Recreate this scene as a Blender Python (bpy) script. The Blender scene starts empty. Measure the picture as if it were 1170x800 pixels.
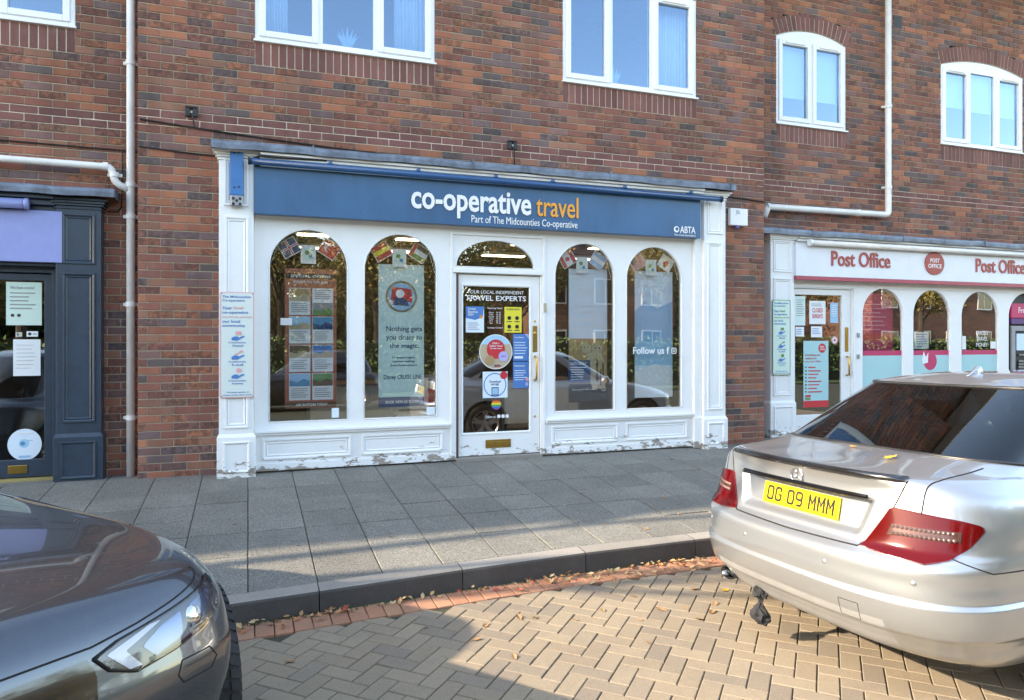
import bpy, bmesh, math, random
from mathutils import Vector, Matrix, Quaternion
from mathutils.bvhtree import BVHTree
random.seed(12)
PI = math.pi
R = math.radians
scene = bpy.context.scene
COL = scene.collection

# ------------------------------------------------------------------ helpers
class MB:
    def __init__(s): s.v = []; s.f = []; s.m = []
    def add(s, vs, fs, mi=0):
        b = len(s.v); s.v += [tuple(v) for v in vs]
        for f in fs: s.f.append(tuple(i + b for i in f)); s.m.append(mi)
        return s
    def box(s, x0, x1, y0, y1, z0, z1, mi=0):
        if x0 > x1: x0, x1 = x1, x0
        if y0 > y1: y0, y1 = y1, y0
        if z0 > z1: z0, z1 = z1, z0
        vs = [(x, y, z) for z in (z0, z1) for x, y in ((x0, y0), (x1, y0), (x1, y1), (x0, y1))]
        return s.add(vs, [(0, 3, 2, 1), (4, 5, 6, 7), (0, 1, 5, 4), (1, 2, 6, 5), (2, 3, 7, 6), (3, 0, 4, 7)], mi)
    def tube(s, pts, r, seg=12, mi=0, cap=True):
        pts = [Vector(p) for p in pts]; n = len(pts)
        if not isinstance(r, (list, tuple)): r = [r] * n
        t = (pts[1] - pts[0]).normalized(); u = t.orthogonal().normalized()
        b = len(s.v)
        for i in range(n):
            if i == 0: t2 = (pts[1] - pts[0])
            elif i == n - 1: t2 = (pts[-1] - pts[-2])
            else: t2 = (pts[i + 1] - pts[i]).normalized() + (pts[i] - pts[i - 1]).normalized()
            t2.normalize()
            u = (u - t2 * u.dot(t2))
            if u.length < 1e-6: u = t2.orthogonal()
            u.normalize(); w = t2.cross(u)
            for k in range(seg):
                a = 2 * PI * k / seg
                s.v.append(tuple(pts[i] + (u * math.cos(a) + w * math.sin(a)) * r[i]))
        for i in range(n - 1):
            for k in range(seg):
                k2 = (k + 1) % seg
                s.f.append((b + i * seg + k, b + i * seg + k2, b + (i + 1) * seg + k2, b + (i + 1) * seg + k)); s.m.append(mi)
        if cap:
            s.f.append(tuple(b + k for k in range(seg))[::-1]); s.m.append(mi)
            s.f.append(tuple(b + (n - 1) * seg + k for k in range(seg))); s.m.append(mi)
        return s
    def lathe(s, prof, c, axis, seg=32, mi=0):
        # prof: (r, h) list around an axis through c
        ax = Vector(axis).normalized(); u = ax.orthogonal().normalized(); w = ax.cross(u); c = Vector(c)
        b = len(s.v)
        for r, h in prof:
            for k in range(seg):
                a = 2 * PI * k / seg
                s.v.append(tuple(c + ax * h + (u * math.cos(a) + w * math.sin(a)) * r))
        for i in range(len(prof) - 1):
            for k in range(seg):
                k2 = (k + 1) % seg
                s.f.append((b + i * seg + k, b + i * seg + k2, b + (i + 1) * seg + k2, b + (i + 1) * seg + k)); s.m.append(mi)
        return s
    def grid(s, rows, mi=0, close=False):
        b = len(s.v); n = len(rows[0])
        for r_ in rows: s.v += [tuple(p) for p in r_]
        for i in range(len(rows) - 1):
            for k in range(n if close else n - 1):
                k2 = (k + 1) % n
                s.f.append((b + i * n + k, b + i * n + k2, b + (i + 1) * n + k2, b + (i + 1) * n + k)); s.m.append(mi)
        return s
    def build(s, name, mats, parent=None, smooth=False, bev=0, fix=False):
        me = bpy.data.meshes.new(name)
        org = Vector((0, 0, 0))
        if parent is not None: org = world_org(parent)
        me.from_pydata([tuple(Vector(v) - org) for v in s.v], [], s.f)
        if not isinstance(mats, (list, tuple)): mats = [mats]
        for m in mats: me.materials.append(m)
        me.polygons.foreach_set('material_index', s.m)
        if smooth: me.polygons.foreach_set('use_smooth', [True] * len(me.polygons))
        me.update()
        if fix:
            bm = bmesh.new(); bm.from_mesh(me); bmesh.ops.recalc_face_normals(bm, faces=bm.faces); bm.to_mesh(me); bm.free()
        o = bpy.data.objects.new(name, me); COL.objects.link(o)
        if parent is not None: o.parent = parent
        if bev:
            md = o.modifiers.new('bevel', 'BEVEL'); md.width = bev; md.segments = 2; md.limit_method = 'ANGLE'; md.angle_limit = R(40)
            md.harden_normals = False
        return o

def world_org(o):
    p = Vector((0, 0, 0))
    while o is not None:
        if o.get('_car'): return Vector((0, 0, 0))
        p += Vector(o.location); o = o.parent
    return p

def tag(o, label=None, cat=None, group=None, kind=None):
    if label: o['label'] = label
    if cat: o['category'] = cat
    if group: o['group'] = group
    if kind: o['kind'] = kind
    return o

def thing(name, label, cat, loc=(0, 0, 0), group=None):
    o = bpy.data.objects.new(name, None); COL.objects.link(o); o.location = loc
    o.empty_display_size = .1
    return tag(o, label, cat, group)

def single(mb, name, mats, label, cat, loc=None, group=None, **k):
    """a thing that is one mesh, its origin moved to its base"""
    o = mb.build(name, mats, None, **k)
    if loc is None:
        xs = [v[0] for v in mb.v]; ys = [v[1] for v in mb.v]; zs = [v[2] for v in mb.v]
        loc = ((min(xs) + max(xs)) / 2, (min(ys) + max(ys)) / 2, min(zs))
    o.data.transform(Matrix.Translation(-Vector(loc))); o.location = loc
    return tag(o, label, cat, group)

def curve_mesh(cu, name):
    ob = bpy.data.objects.new('tmp', cu)
    me = bpy.data.meshes.new_from_object(ob)
    bpy.data.objects.remove(ob); 
    me.name = name
    return me

def shape(name, outlines, yf, thick, mat, parent, bev=0, single_=None):
    """flat plate in the facade plane with holes; front face at y = yf, going back by thick"""
    cu = bpy.data.curves.new(name, 'CURVE'); cu.dimensions = '2D'; cu.fill_mode = 'BOTH'; cu.extrude = thick / 2
    for ol in outlines:
        sp = cu.splines.new('POLY'); sp.points.add(len(ol) - 1); sp.use_cyclic_u = True
        for i, (x, z) in enumerate(ol): sp.points[i].co = (x, z, 0, 1)
    me = curve_mesh(cu, name)
    return place_flat(me, name, yf + thick / 2, mat, parent, bev)

def place_flat(me, name, yc, mat, parent, bev=0):
    org = world_org(parent) if parent is not None else Vector((0, 0, 0))
    for v in me.vertices:
        x, y, z = v.co; v.co = (x - org.x, yc - z - org.y, y - org.z)
    me.materials.clear(); me.materials.append(mat)
    for p in me.polygons: p.use_smooth = False
    me.update()
    o = bpy.data.objects.new(name, me); COL.objects.link(o)
    if parent is not None: o.parent = parent
    if bev:
        bm = bmesh.new(); bm.from_mesh(me); bmesh.ops.remove_doubles(bm, verts=bm.verts, dist=1e-5); bm.to_mesh(me); bm.free()
        md = o.modifiers.new('bevel', 'BEVEL'); md.width = bev; md.segments = 2; md.limit_method = 'ANGLE'; md.angle_limit = R(50)
    return o

def text(s, box, y, mat, parent, name='lettering', bold=0.0, ext=.0015, fit='both', space=1.0, line=1.0):
    """lettering fitted to box = (x0, z0, x1, z1) standing proud of plane y"""
    cu = bpy.data.curves.new(name, 'FONT'); cu.body = s; cu.size = 1; cu.extrude = 0.05; cu.offset = bold
    cu.align_x = 'CENTER' if '\n' in s else 'LEFT'; cu.space_character = space; cu.space_line = line; cu.resolution_u = 3
    me = curve_mesh(cu, name)
    xs = [v.co.x for v in me.vertices]; ys = [v.co.y for v in me.vertices]
    x0, x1, y0, y1 = min(xs), max(xs), min(ys), max(ys)
    sx = (box[2] - box[0]) / (x1 - x0); sy = (box[3] - box[1]) / (y1 - y0)
    if fit == 'w': sy = sx
    if fit == 'h': sx = sy
    for v in me.vertices:
        v.co = (box[0] + (v.co.x - x0) * sx, box[1] + (v.co.y - y0) * sy, v.co.z / .05 * ext / 2)
    return place_flat(me, name, y - ext / 2, mat, parent)

def circ(cx, cz, rx, rz=None, n=32, a0=0, a1=2 * PI):
    rz = rz or rx
    return [(cx + rx * math.cos(a0 + (a1 - a0) * i / n), cz + rz * math.sin(a0 + (a1 - a0) * i / n)) for i in range(n + (0 if abs(a1 - a0 - 2 * PI) < 1e-6 else 1))]

def rect(x0, z0, x1, z1): return [(x0, z0), (x1, z0), (x1, z1), (x0, z1)]
def rrect(x0, z0, x1, z1, r, n=6):
    p = []
    for cx, cz, a in ((x1 - r, z0 + r, -PI / 2), (x1 - r, z1 - r, 0), (x0 + r, z1 - r, PI / 2), (x0 + r, z0 + r, PI)):
        p += [(cx + r * math.cos(a + PI / 2 * i / n), cz + r * math.sin(a + PI / 2 * i / n)) for i in range(n + 1)]
    return p
def archp(x0, z0, x1, zt, rise=None, n=28):
    cx = (x0 + x1) / 2; hw = (x1 - x0) / 2; rise = rise or hw
    return [(x0, z0), (x1, z0)] + [(cx + hw * math.cos(PI * i / n), zt - rise + rise * math.sin(PI * i / n)) for i in range(n + 1)]

# ------------------------------------------------------------------ materials
def newmat(name):
    m = bpy.data.materials.new(name); m.use_nodes = True
    nt = m.node_tree; return m, nt, nt.nodes['Principled BSDF'], nt.nodes, nt.links
def ramp(N, stops, interp='LINEAR'):
    r = N.new('ShaderNodeValToRGB'); e = r.color_ramp; e.interpolation = interp
    while len(e.elements) < len(stops): e.elements.new(.5)
    for i, (p, c) in enumerate(stops):
        e.elements[i].position = p; e.elements[i].color = (*c, 1) if len(c) == 3 else c
    return r
def mixc(N, L, fac, a, b, bt='MIX'):
    m = N.new('ShaderNodeMix'); m.data_type = 'RGBA'; m.blend_type = bt
    for i, val in ((0, fac), (6, a), (7, b)):
        if hasattr(val, 'is_linked') or hasattr(val, 'links'): L.new(val, m.inputs[i])
        elif i == 0: m.inputs[0].default_value = val
        else: m.inputs[i].default_value = (*val, 1)
    return m.outputs[2]
def noise(N, L, scale, detail=4, rough=.6, vec=None):
    n = N.new('ShaderNodeTexNoise'); n.inputs['Scale'].default_value = scale; n.inputs['Detail'].default_value = detail; n.inputs['Roughness'].default_value = rough
    if vec is not None: L.new(vec, n.inputs['Vector'])
    return n.outputs['Fac']
def objco(N): return N.new('ShaderNodeTexCoord').outputs['Object']
def geopos(N): return N.new('ShaderNodeNewGeometry').outputs['Position']
def mapr(N, L, v, a, b, c=0, d=1):
    m = N.new('ShaderNodeMapRange'); m.inputs[1].default_value = a; m.inputs[2].default_value = b; m.inputs[3].default_value = c; m.inputs[4].default_value = d
    L.new(v, m.inputs[0]); return m.outputs[0]
def math_(N, L, op, a, b):
    m = N.new('ShaderNodeMath'); m.operation = op
    for i, v in ((0, a), (1, b)):
        if isinstance(v, (int, float)): m.inputs[i].default_value = v
        else: L.new(v, m.inputs[i])
    return m.outputs[0]
def bumpn(N, L, b, h, strength=.3, dist=.005):
    k = N.new('ShaderNodeBump'); k.inputs['Strength'].default_value = strength; k.inputs['Distance'].default_value = dist
    L.new(h, k.inputs['Height']); L.new(k.outputs[0], b.inputs['Normal'])

def pm(name, col, rough=.5, metal=0, var=.12, scale=6, bump=0, bscale=60, coat=0, spec=None):
    m, nt, b, N, L = newmat(name)
    b.inputs['Roughness'].default_value = rough; b.inputs['Metallic'].default_value = metal
    b.inputs['Coat Weight'].default_value = coat; b.inputs['Coat Roughness'].default_value = .03
    if spec is not None: b.inputs['Specular IOR Level'].default_value = spec
    co = objco(N)
    f = noise(N, L, scale, 5, .65, co)
    f2 = mapr(N, L, f, .3, .7, 1 - var, 1 + var * .6)
    v = N.new('ShaderNodeVectorMath'); v.operation = 'SCALE'; v.inputs[0].default_value = col; L.new(f2, v.inputs['Scale'])
    L.new(v.outputs[0], b.inputs['Base Color'])
    if bump: bumpn(N, L, b, noise(N, L, bscale, 3, .6, co), bump, .003)
    return m
def emit(name, col, st):
    m, nt, b, N, L = newmat(name)
    b.inputs['Base Color'].default_value = (*col, 1); b.inputs['Emission Color'].default_value = (*col, 1); b.inputs['Emission Strength'].default_value = st
    return m

def brick_mat(name, stops, smudge=.6, mauve=True):
    m, nt, b, N, L = newmat(name)
    b.inputs['Roughness'].default_value = .85
    geo = N.new('ShaderNodeNewGeometry'); rnd = geo.outputs['Random Per Island']; pos = geo.outputs['Position']
    r1 = ramp(N, stops, 'CONSTANT'); L.new(rnd, r1.inputs[0])
    wn = N.new('ShaderNodeTexWhiteNoise'); wn.noise_dimensions = '1D'; L.new(math_(N, L, 'MULTIPLY', rnd, 971.3), wn.inputs['W'])
    k = mapr(N, L, wn.outputs['Value'], 0, 1, .85, 1.14)
    v = N.new('ShaderNodeVectorMath'); v.operation = 'SCALE'; L.new(r1.outputs[0], v.inputs[0]); L.new(k, v.inputs['Scale'])
    # burnt smudges on some bricks only
    sm = noise(N, L, 22, 5, .75, pos)
    wn2 = N.new('ShaderNodeTexWhiteNoise'); wn2.noise_dimensions = '1D'; L.new(math_(N, L, 'MULTIPLY', rnd, 413.7), wn2.inputs['W'])
    pick = mapr(N, L, wn2.outputs['Value'], .58, .68)
    sm2 = mapr(N, L, sm, .44, .54)
    fac = math_(N, L, 'MULTIPLY', math_(N, L, 'MULTIPLY', pick, sm2), smudge)
    c = mixc(N, L, fac, v.outputs[0], (.035, .028, .026))
    fine = mapr(N, L, noise(N, L, 140, 4, .7, pos), .25, .75, .8, 1.18)
    v2 = N.new('ShaderNodeVectorMath'); v2.operation = 'SCALE'; L.new(c, v2.inputs[0]); L.new(fine, v2.inputs['Scale'])
    # pale bloom
    mpw = N.new('ShaderNodeMapping'); mpw.inputs['Scale'].default_value = (2.6, 1, .45); L.new(pos, mpw.inputs['Vector'])
    wth = mapr(N, L, noise(N, L, 1.0, 6, .7, mpw.outputs[0]), .35, .68, .74, 1.14)
    v3 = N.new('ShaderNodeVectorMath'); v3.operation = 'SCALE'; L.new(v2.outputs[0], v3.inputs[0]); L.new(wth, v3.inputs['Scale']); v2 = v3
    bl = mapr(N, L, noise(N, L, 9, 6, .7, pos), .56, .78, 0, .26)
    c2 = mixc(N, L, bl, v2.outputs[0], (.42, .33, .27))
    L.new(c2, b.inputs['Base Color'])
    bumpn(N, L, b, noise(N, L, 90, 5, .7, pos), .55, .004)
    return m

M = {}
M['brick'] = brick_mat('multi_brick', [(0, (.33, .118, .070)), (.16, (.265, .096, .066)), (.33, (.205, .105, .092)), (.46, (.29, .13, .083)), (.58, (.165, .103, .100)), (.68, (.24, .093, .068)), (.82, (.375, .138, .074)), (.96, (.12, .088, .082))])
M['red_brick'] = brick_mat('smooth_red_brick', [(0, (.215, .085, .07)), (.4, (.19, .075, .063)), (.7, (.235, .095, .076))], .12)
M['mortar'] = pm('mortar', (.40, .32, .24), .95, var=.3, scale=5, bump=.5, bscale=200)
M['pale_mortar'] = pm('pale_mortar', (.72, .60, .48), .95, var=.25, scale=9)
M['upvc'] = pm('white_upvc', (.80, .80, .80), .3, var=.04, scale=3)
M['pipe'] = pm('white_pipe', (.76, .74, .71), .38, var=.12, scale=5)
M['lead'] = pm('lead_flashing', (.17, .20, .25), .5, .35, var=.5, scale=9, bump=.4, bscale=25)
M['navy'] = pm('navy_paint', (.035, .052, .075), .35, var=.18, scale=10)
M['navy2'] = pm('navy_sill', (.022, .035, .06), .3, var=.15)
M['lilac'] = pm('lilac_vinyl', (.27, .31, .60), .4, var=.06)
M['blue'] = None
M['tube_blue'] = pm('blue_awning_tube', (.02, .085, .22), .28, var=.12, scale=12)
M['bracket_blue'] = pm('blue_bracket', (.03, .17, .43), .4, var=.1)
M['white_letter'] = pm('white_letter', (.82, .82, .82), .4, var=.02)
M['orange_letter'] = pm('orange_letter', (.85, .36, .04), .4, var=.03)
M['brass'] = pm('brass', (.60, .38, .10), .3, 1, var=.2)
M['iron'] = pm('black_iron', (.02, .02, .02), .55, var=.2)
M['cable'] = pm('cable_black', (.012, .012, .012), .5)
M['steel'] = pm('grey_steel', (.32, .32, .33), .4, .8)
M['wood_brown'] = pm('brown_jamb', (.10, .045, .03), .5)
M['grey_box'] = pm('grey_plastic', (.30, .30, .31), .5)
M['glass'] = None

def paint_mat(name, col, peel=.2):
    """gloss paint with worn patches where it has flaked low down, and grime"""
    m, nt, b, N, L = newmat(name); b.inputs['Roughness'].default_value = .38
    pos = geopos(N); sx = N.new('ShaderNodeSeparateXYZ'); L.new(pos, sx.inputs[0])
    low = mapr(N, L, sx.outputs['Z'], .02, .30, .15, -.09)
    mp = N.new('ShaderNodeMapping'); mp.inputs['Scale'].default_value = (5, 5, 13); L.new(pos, mp.inputs['Vector'])
    n1 = noise(N, L, 1.3, 7, .72, mp.outputs[0])
    th = math_(N, L, 'ADD', n1, low)
    fac = mapr(N, L, th, .655, .675)
    grime = mapr(N, L, noise(N, L, 3.2, 6, .75, pos), .5, .8, 0, .16)
    c = mixc(N, L, grime, col, (.45, .42, .38))
    wood = mixc(N, L, noise(N, L, 30, 4, .7, mp.outputs[0]), (.42, .37, .32), (.22, .18, .15))
    edge = mapr(N, L, th, .645, .66)
    c = mixc(N, L, edge, c, (.30, .27, .24))
    c2 = mixc(N, L, fac, c, wood)
    L.new(c2, b.inputs['Base Color'])
    L.new(mapr(N, L, fac, 0, 1, .38, .9), b.inputs['Roughness'])
    hh = math_(N, L, 'ADD', math_(N, L, 'MULTIPLY', fac, -1.0), math_(N, L, 'MULTIPLY', noise(N, L, 8, 5, .6, pos), .25))
    bumpn(N, L, b, hh, .35, .004)
    return m
M['white'] = paint_mat('white_gloss_paint', (.82, .82, .81))
def fascia_mat(name, col):
    m, nt, b, N, L = newmat(name); b.inputs['Roughness'].default_value = .32
    pos = geopos(N)
    mp = N.new('ShaderNodeMapping'); mp.inputs['Scale'].default_value = (1.2, 1, .5); L.new(pos, mp.inputs['Vector'])
    f = mapr(N, L, noise(N, L, 2.2, 4, .6, mp.outputs[0]), .3, .75)
    c = mixc(N, L, f, tuple(x * .85 for x in col), tuple(x * 1.25 for x in col))
    sp = mapr(N, L, noise(N, L, 60, 2, .5, pos), .74, .76, 0, .7)
    L.new(mixc(N, L, sp, c, (.5, .5, .5)), b.inputs['Base Color'])
    return m
M['blue'] = fascia_mat('blue_fascia', (.030, .108, .225))
M['po_white'] = pm('white_fascia_panel', (.74, .76, .80), .35, var=.05)
M['po_red'] = pm('dark_pink_red', (.42, .06, .09), .4, var=.05)
M['po_redlet'] = pm('brick_red_letter', (.38, .05, .035), .4, var=.05)

def glass_mat(name, tint=(.9, .93, .95), boost=1.7, ior=1.5, extra=.0, gcol=(1, 1, 1)):
    m, nt, b, N, L = newmat(name); N.remove(b)
    out = N['Material Output']
    tr = N.new('ShaderNodeBsdfTransparent'); tr.inputs[0].default_value = (*tint, 1)
    gl = N.new('ShaderNodeBsdfGlossy'); gl.inputs['Roughness'].default_value = .0; gl.inputs[0].default_value = (*gcol, 1)
    fr = N.new('ShaderNodeFresnel'); fr.inputs[0].default_value = ior
    geo = N.new('ShaderNodeNewGeometry')
    bk = N.new('ShaderNodeBump'); bk.inputs['Strength'].default_value = .02; bk.inputs['Distance'].default_value = .02
    L.new(noise(N, L, 1.6, 2, .5, geo.outputs['Position']), bk.inputs['Height']); L.new(bk.outputs[0], gl.inputs['Normal'])
    f = math_(N, L, 'ADD', math_(N, L, 'MULTIPLY', fr.outputs[0], boost), extra)
    f = math_(N, L, 'MULTIPLY', f, math_(N, L, 'SUBTRACT', 1.0, geo.outputs['Backfacing'])); f.node.use_clamp = True
    mx = N.new('ShaderNodeMixShader'); L.new(f, mx.inputs[0]); L.new(tr.outputs[0], mx.inputs[1]); L.new(gl.outputs[0], mx.inputs[2])
    L.new(mx.outputs[0], out.inputs[0])
    return m
M['glass'] = glass_mat('shop_glass', (.95, .96, .96), 2.8, 1.52, .14)
M['win_glass'] = glass_mat('upper_glass', (.74, .84, .92), 1.3, 1.55, .21, (.50, .72, 1))
M['dark_glass'] = glass_mat('tinted_car_glass', (.10, .12, .13), 1.6, 1.5)
M['lens_glass'] = glass_mat('lamp_lens', (.93, .94, .95), 1.5, 1.45)

def conc(name, c1, c2, speck=.5, island=True, rough=.9, moss=0, sc=210):
    m, nt, b, N, L = newmat(name); b.inputs['Roughness'].default_value = rough
    geo = N.new('ShaderNodeNewGeometry'); pos = geo.outputs['Position']
    f = mapr(N, L, noise(N, L, 2.5, 6, .7, pos), .3, .7)
    c = mixc(N, L, f, c1, c2)
    k = mapr(N, L, noise(N, L, sc, 3, .7, pos), .3, .7, 1 - speck, 1 + speck)
    v = N.new('ShaderNodeVectorMath'); v.operation = 'SCALE'; L.new(c, v.inputs[0]); L.new(k, v.inputs['Scale'])
    o = v.outputs[0]
    if island:
        k2 = mapr(N, L, geo.outputs['Random Per Island'], 0, 1, .86, 1.12)
        v2 = N.new('ShaderNodeVectorMath'); v2.operation = 'SCALE'; L.new(o, v2.inputs[0]); L.new(k2, v2.inputs['Scale']); o = v2.outputs[0]
    st = mapr(N, L, noise(N, L, 7, 6, .8, pos), .60, .72, 0, .35)
    o = mixc(N, L, st, o, tuple(x * .55 for x in c1))
    lw = mapr(N, L, noise(N, L, 1.1, 5, .7, pos), .52, .7, 0, .30)
    o = mixc(N, L, lw, o, tuple(min(1, x * 1.45) for x in c2))
    vo = N.new('ShaderNodeTexVoronoi'); vo.inputs['Scale'].default_value = 2.3; L.new(pos, vo.inputs['Vector'])
    o = mixc(N, L, mapr(N, L, vo.outputs['Distance'], .035, .045, .45, 0), o, tuple(min(1, x * 1.9) for x in c2))
    vo2 = N.new('ShaderNodeTexVoronoi'); vo2.inputs['Scale'].default_value = 3.7; L.new(pos, vo2.inputs['Vector'])
    o = mixc(N, L, mapr(N, L, vo2.outputs['Distance'], .05, .065, .4, 0), o, tuple(x * .4 for x in c1))
    L.new(o, b.inputs['Base Color'])
    bumpn(N, L, b, noise(N, L, 160, 4, .7, pos), .6, .004)
    return m
M['slab'] = conc('textured_slab', (.150, .142, .124), (.200, .188, .162), .65, sc=85)
M['joint'] = conc('mossy_joint', (.035, .04, .022), (.05, .055, .03), .4, False)
M['kerb'] = conc('kerb_stone', (.24, .215, .185), (.30, .27, .235), .3)
M['pave'] = None
def paver_mat(name, stops):
    m, nt, b, N, L = newmat(name); b.inputs['Roughness'].default_value = .9
    geo = N.new('ShaderNodeNewGeometry'); pos = geo.outputs['Position']
    r = ramp(N, stops); L.new(geo.outputs['Random Per Island'], r.inputs[0])
    k = mapr(N, L, noise(N, L, 150, 3, .7, pos), .3, .7, .75, 1.25)
    v = N.new('ShaderNodeVectorMath'); v.operation = 'SCALE'; L.new(r.outputs[0], v.inputs[0]); L.new(k, v.inputs['Scale'])
    st = mapr(N, L, noise(N, L, 1.7, 6, .75, pos), .45, .75, 0, .45)
    o = mixc(N, L, st, v.outputs[0], (.15, .125, .10))
    L.new(o, b.inputs['Base Color']); bumpn(N, L, b, noise(N, L, 120, 4, .7, pos), .7, .004)
    return m
M['paver'] = paver_mat('buff_block', [(0, (.25, .195, .135)), (.5, (.29, .23, .16)), (1, (.205, .165, .125))])
M['paver_red'] = paver_mat('orange_block', [(0, (.40, .19, .11)), (.5, (.36, .165, .095)), (1, (.42, .22, .13))])
M['road_joint'] = conc('sandy_joint', (.055, .048, .035), (.04, .05, .02), .4, False)
M['asphalt'] = conc('asphalt', (.05, .05, .05), (.065, .063, .06), .3, False)

# ------------------------------------------------------------------ ground
SLP = .07
KERB = [(-40, -3.35), (-6, -3.3), (-2.5, -3.22), (-.06, -3.065), (.5, -3.01), (1.14, -2.955), (2.02, -2.89), (3.3, -2.865), (6, -2.86), (45, -2.86)]
def kerb_y(x):
    for (xa, ya), (xb, yb) in zip(KERB, KERB[1:]):
        if x <= xb: return ya + (yb - ya) * (x - xa) / (xb - xa)
    return KERB[-1][1]
def pz(y): return SLP * min(y, 0.0)
def rz(y): return -.342 + .02 * (min(y, -3) + 3)

def slab(mb, x0, x1, y0, y1, ya=None, zf=pz, h=.03, ch=.004, dz=0, tilt=0):
    """one slab; y0 (front) may slope: ya = (yl, yr)"""
    yl, yr = ya if ya else (y0, y0)
    P = [(x0, yl), (x1, yr), (x1, y1), (x0, y1)]
    cx = (x0 + x1) / 2; cy = (yl + yr + 2 * y1) / 4
    tx = random.uniform(-1, 1) * tilt; ty = random.uniform(-1, 1) * tilt
    Z = lambda p: zf(p[1]) + dz + (p[0] - cx) * tx + (p[1] - cy) * ty
    def ins(p): return (p[0] + (ch if p[0] < cx else -ch), p[1] + (ch if p[1] < cy else -ch))
    top = [(*ins(p), Z(p)) for p in P]; mid = [(*p, Z(p) - ch * .7) for p in P]; bot = [(*p, Z(p) - h) for p in P]
    mb.add(top + mid + bot, [(0, 1, 2, 3)] + [(i + 4, (i + 1) % 4 + 4, (i + 1) % 4, i) for i in range(4)] + [(i + 8, (i + 1) % 4 + 8, (i + 1) % 4 + 4, i + 4) for i in range(4)])

mb = MB()
rows = [.75, .02, -.624, -1.0, -1.406, -1.805, -2.292]
g = .0035
i0, i1 = -22, 42
for i in range(i0, i1):
    x0 = i * .405 + g; x1 = (i + 1) * .405 - g
    for a, bb in zip(rows, rows[1:]):
        if a > .5:
            slab(mb, x0, x1, bb + g, a - g, dz=random.uniform(-.001, .001), zf=lambda y: 0)
            continue
        slab(mb, x0, x1, bb + g + .002, a - g - .002, dz=random.uniform(-.003, .003), tilt=.006)
    kl, kr = kerb_y(x0) + .13, kerb_y(x1) + .13
    slab(mb, x0, x1, kl, rows[-1] - g, ya=(kl, kr), dz=random.uniform(-.002, .002), tilt=.003)
slabs = tag(mb.build('pavement', M['slab']), kind='structure')
mb = MB()
xs = [-40, -6, -2.5, -.06, .5, 1.14, 2.02, 3.3, 6, 45]
mb.grid([[(x, .9, -.007) for x in xs], [(x, 0, -.007) for x in xs], [(x, kerb_y(x) + .1, pz(kerb_y(x) + .1) - .007) for x in xs]])
tag(mb.build('pavement_bed', M['joint'], fix=True), kind='structure')
# kerb stones
mb = MB()
x = .40 - .91 * 24
while x < 22:
    xa, xb = x + .003, x + .907
    prof = []
    for xx in (xa, xb):
        ky = kerb_y(xx); zt = pz(ky) 
        prof.append([(xx, ky + .126, pz(ky + .126) + .001), (xx, ky + .025, zt + .003), (xx, ky + .008, zt - .003), (xx, ky, zt - .016), (xx, ky - .012, zt - .2)])
    n = len(prof[0])
    vs = prof[0] + prof[1]
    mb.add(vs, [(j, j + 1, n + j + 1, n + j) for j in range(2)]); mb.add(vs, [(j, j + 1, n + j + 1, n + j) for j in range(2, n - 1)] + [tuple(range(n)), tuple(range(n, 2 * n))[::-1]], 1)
    x += .91
kb = mb.build('kerb', [M['kerb'], conc('kerb_face_grime_shade', (.055, .048, .042), (.09, .08, .07), .3)], fix=True)  # upright face darker: tyre dirt, plus its shade painted into the colour
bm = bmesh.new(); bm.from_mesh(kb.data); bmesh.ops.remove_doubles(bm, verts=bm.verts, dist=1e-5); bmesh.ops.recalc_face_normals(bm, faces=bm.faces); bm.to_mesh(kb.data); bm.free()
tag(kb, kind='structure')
# channel of orange blocks
mb = MB()
x = -7.0
while x < 13:
    xa, xb = x + .003, x + .102
    f = lambda q: kerb_y(q) - .016
    yl, yr = f(xa), f(xb)
    d = random.uniform(-.003, .002)
    vs = [(xa, yl - .205), (xb, yr - .205), (xb, yr), (xa, yl)]
    t = [(p[0] + (.003 if k in (0, 3) else -.003), p[1] + (.003 if k < 2 else -.003), rz(p[1]) + .008 + d) for k, p in enumerate(vs)]
    m_ = [(*p, rz(p[1]) + .005 + d) for p in vs]; bo = [(*p, rz(p[1]) - .03) for p in vs]
    mb.add(t + m_ + bo, [(0, 1, 2, 3)] + [(i + 4, (i + 1) % 4 + 4, (i + 1) % 4, i) for i in range(4)] + [(i + 8, (i + 1) % 4 + 8, (i + 1) % 4 + 4, i + 4) for i in range(4)])
    x += .105
tag(mb.build('gutter_channel', M['paver_red']), kind='structure')
# herringbone blocks at 45 degrees
mb = MB()
s = .103; g = .0028
c45 = math.cos(R(46.5)); s45 = math.sin(R(46.5))
ox, oy = 1.42, -4.12
def hb(u, v, w, h):
    cu_, cv_ = u + w / 2, v + h / 2
    X = ox + cu_ * c45 - cv_ * s45; Y = oy + cu_ * s45 + cv_ * c45
    if X < -5.5 or X > 12.5 or Y < -8.2 or Y > kerb_y(X) - .2: return
    d = random.uniform(-.002, .0015); tx = random.uniform(-.008, .008); ty = random.uniform(-.008, .008)
    out = []
    for e, dz in ((.0035, 0), (0, -.003), (0, -.03)):
        for a, b_ in ((u + g + e, v + g + e), (u + w - g - e, v + g + e), (u + w - g - e, v + h - g - e), (u + g + e, v + h - g - e)):
            xx = ox + a * c45 - b_ * s45; yy = oy + a * s45 + b_ * c45
            out.append((xx, yy, rz(yy) + d + dz + (a - cu_) * tx + (b_ - cv_) * ty))
    mb.add(out, [(0, 1, 2, 3)] + [(i + 4, (i + 1) % 4 + 4, (i + 1) % 4, i) for i in range(4)] + [(i + 8, (i + 1) % 4 + 8, (i + 1) % 4 + 4, i + 4) for i in range(4)])
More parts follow.
